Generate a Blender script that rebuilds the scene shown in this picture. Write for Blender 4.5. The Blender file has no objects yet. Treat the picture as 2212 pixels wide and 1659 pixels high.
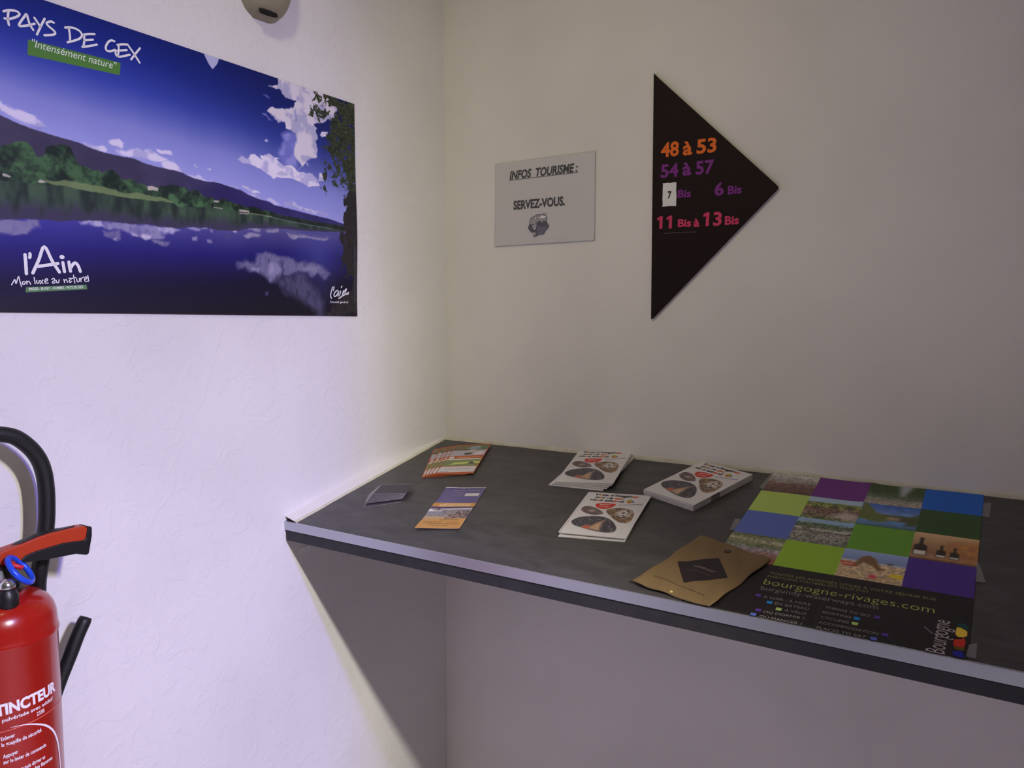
import bpy, math, random
import numpy as np
from mathutils import Vector, Matrix

# ------------------------------------------------------------------ camera, light, exposure
sc = bpy.context.scene
COL = sc.collection
CAM = (1.3183, -1.7092, 1.4061)
YAW, PITCH, ROLL, FPX = -0.5707, -0.0792, 0.0023, 1670.3
TILT = 0.21712          # the display shelf slopes down towards the front
ct, st = math.cos(TILT), math.sin(TILT)
Z0 = 1.08               # height of the shelf's top at the back wall
D = 0.5569              # depth of the shelf along its slope

cam_d = bpy.data.cameras.new('camera')
cam = bpy.data.objects.new('camera', cam_d)
COL.objects.link(cam)
f = Vector((math.sin(YAW)*math.cos(PITCH), math.cos(YAW)*math.cos(PITCH), math.sin(PITCH)))
r = Vector((math.cos(YAW), -math.sin(YAW), 0))
u = r.cross(f)
r2 = r*math.cos(ROLL) + u*math.sin(ROLL)
u2 = -r*math.sin(ROLL) + u*math.cos(ROLL)
M = Matrix((r2, u2, -f)).transposed().to_4x4()
M.translation = Vector(CAM)
cam.matrix_world = M
cam_d.sensor_fit = 'HORIZONTAL'
cam_d.sensor_width = 36.0
cam_d.lens = 36.0*FPX/2212.0
cam_d.clip_start = 0.02
sc.camera = cam

sc.view_settings.view_transform = 'Standard'
sc.view_settings.look = 'None'
sc.view_settings.gamma = 1.0
sc.view_settings.use_curve_mapping = False
sc.view_settings.exposure = 0.0
sc.cycles.use_denoising = True
sc.cycles.max_bounces = 8
sc.cycles.diffuse_bounces = 5

world = bpy.data.worlds.new('world')
sc.world = world
world.use_nodes = True
world.node_tree.nodes['Background'].inputs[0].default_value = (1.0, 0.99, 0.84, 1)
world.node_tree.nodes['Background'].inputs[1].default_value = 0.078

def area(name, loc, target, sx, sy, power, color, spread=180):
    l = bpy.data.lights.new(name, 'AREA')
    l.shape = 'RECTANGLE'; l.size = sy; l.size_y = sx      # local Y runs along the room's X here
    l.energy = power; l.color = color; l.spread = math.radians(spread)
    o = bpy.data.objects.new(name, l); COL.objects.link(o)
    o.location = loc
    d = Vector(target) - Vector(loc)
    o.rotation_euler = d.to_track_quat('-Z', 'Y').to_euler()
    return o
# corridor ceiling: a cool lamp, a neutral lamp beside it; plus an added warm fill aimed at the back wall
area('cool_ceiling_light', (2.45, -1.165, 2.24), (2.30, -1.165, 0.0), 0.36, 0.07, 66, (0.18, 0.14, 1.0))
area('neutral_ceiling_light', (2.55, -1.318, 2.24), (2.40, -1.318, 0.0), 0.55, 0.06, 106, (1.0, 0.965, 0.82))
area('warm_fill_light', (0.60, -1.28, 2.52), (0.35, 0.0, 1.40), 0.12, 0.12, 1.50, (1.0, 0.95, 0.55), 100)

# ------------------------------------------------------------------ helpers
def lin(c):
    c = np.asarray(c, float)/255.0
    return np.where(c <= 0.04045, c/12.92, ((c+0.055)/1.055)**2.4)
def lc(c): return tuple(lin(c)) + (1.0,)

MATS = {}
def mat(name, color, rough=0.6, metal=0.0, bump=None, spec=0.5, vary=None, coat=0.0, attr=None, alpha=1.0, emit=None):
    """procedural principled material; bump=(scale,strength,detail), vary=(scale, amount, colour2), attr=colour attribute"""
    if name in MATS: return MATS[name]
    m = bpy.data.materials.new(name); m.use_nodes = True
    nt = m.node_tree; b = nt.nodes['Principled BSDF']
    b.inputs['Base Color'].default_value = lc(color)
    b.inputs['Roughness'].default_value = rough
    b.inputs['Metallic'].default_value = metal
    b.inputs['Specular IOR Level'].default_value = spec
    b.inputs['Coat Weight'].default_value = coat
    b.inputs['Coat Roughness'].default_value = 0.08
    b.inputs['Alpha'].default_value = alpha
    tc = nt.nodes.new('ShaderNodeTexCoord')
    if attr:
        a = nt.nodes.new('ShaderNodeAttribute'); a.attribute_name = attr
        nt.links.new(a.outputs['Color'], b.inputs['Base Color'])
    if vary:
        n = nt.nodes.new('ShaderNodeTexNoise'); n.inputs['Scale'].default_value = vary[0]; n.inputs['Detail'].default_value = 6
        nt.links.new(tc.outputs['Object'], n.inputs['Vector'])
        mx = nt.nodes.new('ShaderNodeMix'); mx.data_type = 'RGBA'
        mr = nt.nodes.new('ShaderNodeMapRange'); mr.inputs['From Min'].default_value = 0.35; mr.inputs['From Max'].default_value = 0.7
        mr.inputs['To Max'].default_value = vary[1]
        nt.links.new(n.outputs['Fac'], mr.inputs['Value'])
        nt.links.new(mr.outputs['Result'], mx.inputs['Factor'])
        mx.inputs[6].default_value = lc(color); mx.inputs[7].default_value = lc(vary[2])
        nt.links.new(mx.outputs[2], b.inputs['Base Color'])
    if bump:
        n = nt.nodes.new('ShaderNodeTexNoise'); n.inputs['Scale'].default_value = bump[0]; n.inputs['Detail'].default_value = bump[2] if len(bump) > 2 else 4
        nt.links.new(tc.outputs['Object'], n.inputs['Vector'])
        bp = nt.nodes.new('ShaderNodeBump'); bp.inputs['Strength'].default_value = bump[1]; bp.inputs['Distance'].default_value = 0.002
        nt.links.new(n.outputs['Fac'], bp.inputs['Height'])
        nt.links.new(bp.outputs['Normal'], b.inputs['Normal'])
    MATS[name] = m
    return m

def tag(o, label=None, cat=None, group=None, kind=None):
    if label: o['label'] = label
    if cat: o['category'] = cat
    if group: o['group'] = group
    if kind: o['kind'] = kind
    return o
def empty(name, loc=(0, 0, 0), rot=(0, 0, 0), parent=None):
    o = bpy.data.objects.new(name, None); COL.objects.link(o)
    o.location = loc; o.rotation_euler = rot; o.empty_display_size = 0.05
    if parent: o.parent = parent
    return o
def obj(name, verts, faces, m, parent=None, smooth=False, colors=None):
    me = bpy.data.meshes.new(name)
    me.from_pydata([tuple(v) for v in verts], [], [tuple(q) for q in faces])
    return link(name, me, m, parent, smooth, colors)
def link(name, me, m, parent=None, smooth=False, colors=None):
    if smooth: me.polygons.foreach_set('use_smooth', [True]*len(me.polygons))
    if colors is not None:
        a = me.color_attributes.new('print', 'FLOAT_COLOR', 'POINT')
        c4 = np.ones((len(me.vertices), 4), np.float32); c4[:, :3] = colors
        a.data.foreach_set('color', c4.ravel())
    me.materials.append(m)
    me.update()
    o = bpy.data.objects.new(name, me); COL.objects.link(o)
    if parent: o.parent = parent
    return o
def T(x, s, h=0.0):
    """shelf coordinates: x along, s down the slope from the back wall, h above the surface"""
    return (x, -s*ct - h*st, Z0 - s*st + h*ct)
def on_shelf(name, x, s, h=0.0, ang=0.0):
    o = empty(name, T(x, s, h))
    o.rotation_euler = (Matrix.Rotation(TILT, 3, 'X') @ Matrix.Rotation(ang, 3, 'Z')).to_euler()
    return o
def copy_tree(o, parent=None):
    c = o.copy(); COL.objects.link(c); c.parent = parent
    for ch in list(o.children): copy_tree(ch, c)
    return c
def box(x0, x1, y0, y1, z0, z1):
    v = [(x, y, z) for z in (z0, z1) for y in (y0, y1) for x in (x0, x1)]
    return v, [(0, 2, 3, 1), (4, 5, 7, 6), (0, 1, 5, 4), (2, 6, 7, 3), (0, 4, 6, 2), (1, 3, 7, 5)]
def join(*parts):
    V, Fc = [], []
    for v, q in parts:
        n = len(V); V += list(v); Fc += [tuple(i+n for i in t) for t in q]
    return V, Fc
def bevel(o, w, seg=2):
    b = o.modifiers.new('bevel', 'BEVEL'); b.width = w; b.segments = seg; b.limit_method = 'ANGLE'
    return o
def prism(pts, fn, h0, h1):
    """polygon pts (a,b) extruded from h0 to h1, fn(a,b,h)->xyz"""
    n = len(pts)
    v = [fn(a, b, h0) for a, b in pts] + [fn(a, b, h1) for a, b in pts]
    fc = [tuple(range(n))[::-1], tuple(range(n, 2*n))] + [(i, (i+1) % n, n+(i+1) % n, n+i) for i in range(n)]
    return v, fc
def lathe(prof, n=64, c=(0, 0)):
    v = []; fc = []
    for rr, z in prof:
        for k in range(n):
            a = 2*math.pi*k/n; v.append((c[0]+rr*math.cos(a), c[1]+rr*math.sin(a), z))
    for j in range(len(prof)-1):
        for k in range(n):
            k2 = (k+1) % n
            fc.append((j*n+k, j*n+k2, (j+1)*n+k2, (j+1)*n+k))
    fc.append(tuple(range(n))[::-1]); fc.append(tuple((len(prof)-1)*n+k for k in range(n)))
    return v, fc
def catmull(P, m=6):
    P = [np.array(p, float) for p in P]; P = [2*P[0]-P[1]] + P + [2*P[-1]-P[-2]]
    o = []
    for i in range(1, len(P)-2):
        for k in range(m):
            t = k/m
            o.append(.5*((2*P[i]) + (-P[i-1]+P[i+1])*t + (2*P[i-1]-5*P[i]+4*P[i+1]-P[i+2])*t*t + (-P[i-1]+3*P[i]-3*P[i+1]+P[i+2])*t**3))
    o.append(P[-2]); return o
def tube(path, rad, n=20, closed=False):
    path = [Vector(p) for p in path]; N = len(path)
    rad = rad if hasattr(rad, '__len__') else [rad]*N
    v = []; fc = []; up = None
    for i, p in enumerate(path):
        if closed: t = path[(i+1) % N]-path[i-1]
        else: t = path[min(i+1, N-1)]-path[max(i-1, 0)]
        t.normalize()
        if up is None: up = t.orthogonal().normalized()
        up = (up - t*up.dot(t)).normalized(); w = t.cross(up)
        for k in range(n):
            a = 2*math.pi*k/n; v.append(tuple(p+(math.cos(a)*up+math.sin(a)*w)*float(rad[i])))
    for j in range(N if closed else N-1):
        for k in range(n):
            k2 = (k+1) % n; j2 = (j+1) % N
            fc.append((j*n+k, j*n+k2, j2*n+k2, j2*n+k))
    if not closed: fc.append(tuple(range(n))[::-1]); fc.append(tuple((N-1)*n+k for k in range(n)))
    return v, fc
def stroke2d(path, w, m=4):
    """flat brush stroke with round ends, 2-D"""
    P = np.array(catmull(path, m) if len(path) > 2 else path, float)
    t = np.gradient(P, axis=0); t /= np.maximum(np.linalg.norm(t, axis=1, keepdims=True), 1e-9)
    nrm = np.stack([-t[:, 1], t[:, 0]], 1)
    L = P+nrm*w/2; Rr = P-nrm*w/2
    cap0 = [P[0]+(w/2)*(nrm[0]*math.cos(a)-t[0]*math.sin(a)) for a in np.linspace(0, math.pi, 7)[1:-1]]
    cap1 = [P[-1]+(w/2)*(-nrm[-1]*math.cos(a)+t[-1]*math.sin(a)) for a in np.linspace(0, math.pi, 7)[1:-1]]
    v = [tuple(p) for p in L]+[tuple(p) for p in Rr]; n = len(P)
    fc = [(i, n+i, n+i+1, i+1) for i in range(n-1)]
    b = len(v); v += [tuple(p) for p in cap0]; fc.append((0,)+tuple(range(b, b+5))+(n,))
    b = len(v); v += [tuple(p) for p in cap1]; fc.append((2*n-1,)+tuple(range(b, b+5))+(n-1,))
    return v, fc

_tc = {}
def glyphs(text, shear=0.0, bold=0.0):
    key = (text, shear, bold)
    if key in _tc: return _tc[key]
    c = bpy.data.curves.new('glyphs', 'FONT'); c.body = text; c.size = 1.0; c.shear = shear; c.offset = bold
    c.resolution_u = 3
    o = bpy.data.objects.new('glyphs', c)
    me = o.to_mesh()
    v = np.array([tuple(p.co)[:2] for p in me.vertices]).reshape(-1, 2); q = [tuple(p.vertices) for p in me.polygons]
    o.to_mesh_clear(); bpy.data.objects.remove(o); bpy.data.curves.remove(c)
    _tc[key] = (v, q); return v, q
def cap_height():
    v, _ = glyphs('H'); return v[:, 1].max()
def text2d(text, p0, p1, cap=None, shear=0.0, bold=0.0, squash=1.0):
    """flat text fitted between baseline points p0, p1; cap = capital height in metres (None: natural*squash)"""
    v, q = glyphs(text, shear, bold)
    x0, x1 = v[:, 0].min(), v[:, 0].max()
    p0 = np.array(p0, float); p1 = np.array(p1, float); d = p1-p0; L = np.linalg.norm(d); e = d/L; nn = np.array([-e[1], e[0]])
    sx = L/(x1-x0); sy = cap/cap_height() if cap else sx*squash
    return [tuple(p0+e*(a-x0)*sx+nn*b*sy) for a, b in v], q
class Print:
    """collects flat printed shapes with colours into one mesh part"""
    def __init__(s): s.v = []; s.f = []; s.c = []; s.z = 0.0
    def add(s, vf, col, z=0.0):
        n = len(s.v)
        s.v += [(a[0], a[1], z) for a in vf[0]]; s.f += [tuple(i+n for i in t) for t in vf[1]]
        s.c += [lin(col)]*len(vf[0]); return s
    def poly(s, pts, col, z=0.0): return s.add((pts, [tuple(range(len(pts)))]), col, z)
    def stroke(s, path, w, col, z=0.0): return s.add(stroke2d(path, w), col, z)
    def text(s, *a, col=(0, 0, 0), z=0.0, **k): return s.add(text2d(*a, **k), col, z)
    def build(s, name, m, parent, fn):
        return tag(obj(name, [fn(*p) for p in s.v], s.f, m, parent, colors=np.array(s.c)), kind='stuff')

# numpy painting -----------------------------------------------------
def vnoise(x, y, seed):
    rs = np.random.RandomState(seed); g = rs.rand(256, 256)
    xi = np.floor(x).astype(int); yi = np.floor(y).astype(int); fx = x-xi; fy = y-yi
    fx = fx*fx*(3-2*fx); fy = fy*fy*(3-2*fy)
    a = g[yi % 256, xi % 256]; b = g[yi % 256, (xi+1) % 256]; c = g[(yi+1) % 256, xi % 256]; d = g[(yi+1) % 256, (xi+1) % 256]
    return (a*(1-fx)+b*fx)*(1-fy)+(c*(1-fx)+d*fx)*fy
def fbm(x, y, scale, octv=4, seed=1):
    o = 0; a = .5; t = 0
    for k in range(octv):
        o = o+a*vnoise(x*scale*2**k+17.3*k, y*scale*2**k+5.1*k, seed+k); t += a; a *= .5
    return o/t
def pmask(x, y, poly, soft):
    """soft coverage 0..1 of a polygon"""
    P = np.array(poly, float); lo = P.min(0)-soft; hi = P.max(0)+soft
    out = np.zeros(x.shape); sel = (x > lo[0]) & (x < hi[0]) & (y > lo[1]) & (y < hi[1])
    if not sel.any(): return out
    px = x[sel]; py = y[sel]; d2 = np.full(px.shape, 1e9); ins = np.zeros(px.shape, bool)
    for i in range(len(P)):
        a = P[i]; b = P[(i+1) % len(P)]; e = b-a; L2 = max(e@e, 1e-12)
        t = np.clip(((px-a[0])*e[0]+(py-a[1])*e[1])/L2, 0, 1)
        d2 = np.minimum(d2, (px-a[0]-t*e[0])**2+(py-a[1]-t*e[1])**2)
        if a[1] != b[1]:
            ins ^= ((a[1] > py) != (b[1] > py)) & (px < (b[0]-a[0])*(py-a[1])/(b[1]-a[1])+a[0])
    sd = np.sqrt(d2)*np.where(ins, 1, -1)
    out[sel] = np.clip(.5+sd/soft, 0, 1); return out
def mixc(img, m, col):
    col = np.asarray(col, float)
    m = m[..., None]
    return img*(1-m)+col*m
def grid_sheet(w, h, nx, ny, zfun, thick=0.0003):
    """sheet in local XY (0..w, 0..h) with relief zfun, thin rim"""
    xs = np.linspace(0, w, nx); ys = np.linspace(0, h, ny); X, Y = np.meshgrid(xs, ys)
    Z = zfun(X, Y); V = np.stack([X, Y, Z], -1).reshape(-1, 3)
    i = np.arange(nx*ny).reshape(ny, nx)
    Q = np.stack([i[:-1, :-1], i[:-1, 1:], i[1:, 1:], i[1:, :-1]], -1).reshape(-1, 4)
    rim = np.concatenate([i[0, :], i[1:, -1], i[-1, ::-1][1:], i[::-1, 0][1:-1]])
    B = V[rim].copy(); B[:, 2] -= thick; nb = len(V); k = np.arange(len(rim)); k2 = (k+1) % len(rim)
    R = np.stack([rim[k2], rim[k], nb+k, nb+k2], -1)
    Vall = np.concatenate([V, B])
    me = bpy.data.meshes.new('sheet')
    me.vertices.add(len(Vall)); me.vertices.foreach_set('co', Vall.astype(np.float32).ravel())
    F4 = np.concatenate([Q, R]); nl = len(F4)*4
    me.loops.add(nl); me.polygons.add(len(F4))
    li = F4.ravel()
    me.loops.foreach_set('vertex_index', li.astype(np.int32))
    ls = np.arange(len(F4))*4; me.polygons.foreach_set('loop_start', ls.astype(np.int32))
    me.update(calc_edges=True)
    return me, X, Y, rim
def sheet_obj(name, w, h, nx, ny, zfun, paint, m, parent, edge=(225, 220, 215), thick=0.0003):
    me, X, Y, rim = grid_sheet(w, h, nx, ny, zfun, thick)
    C = lin(np.clip(paint(X, Y), 0, 255)).reshape(-1, 3)
    return link(name, me, m, parent, True, np.concatenate([C, np.repeat(lin(edge)[None], len(rim), 0)]))

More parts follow.
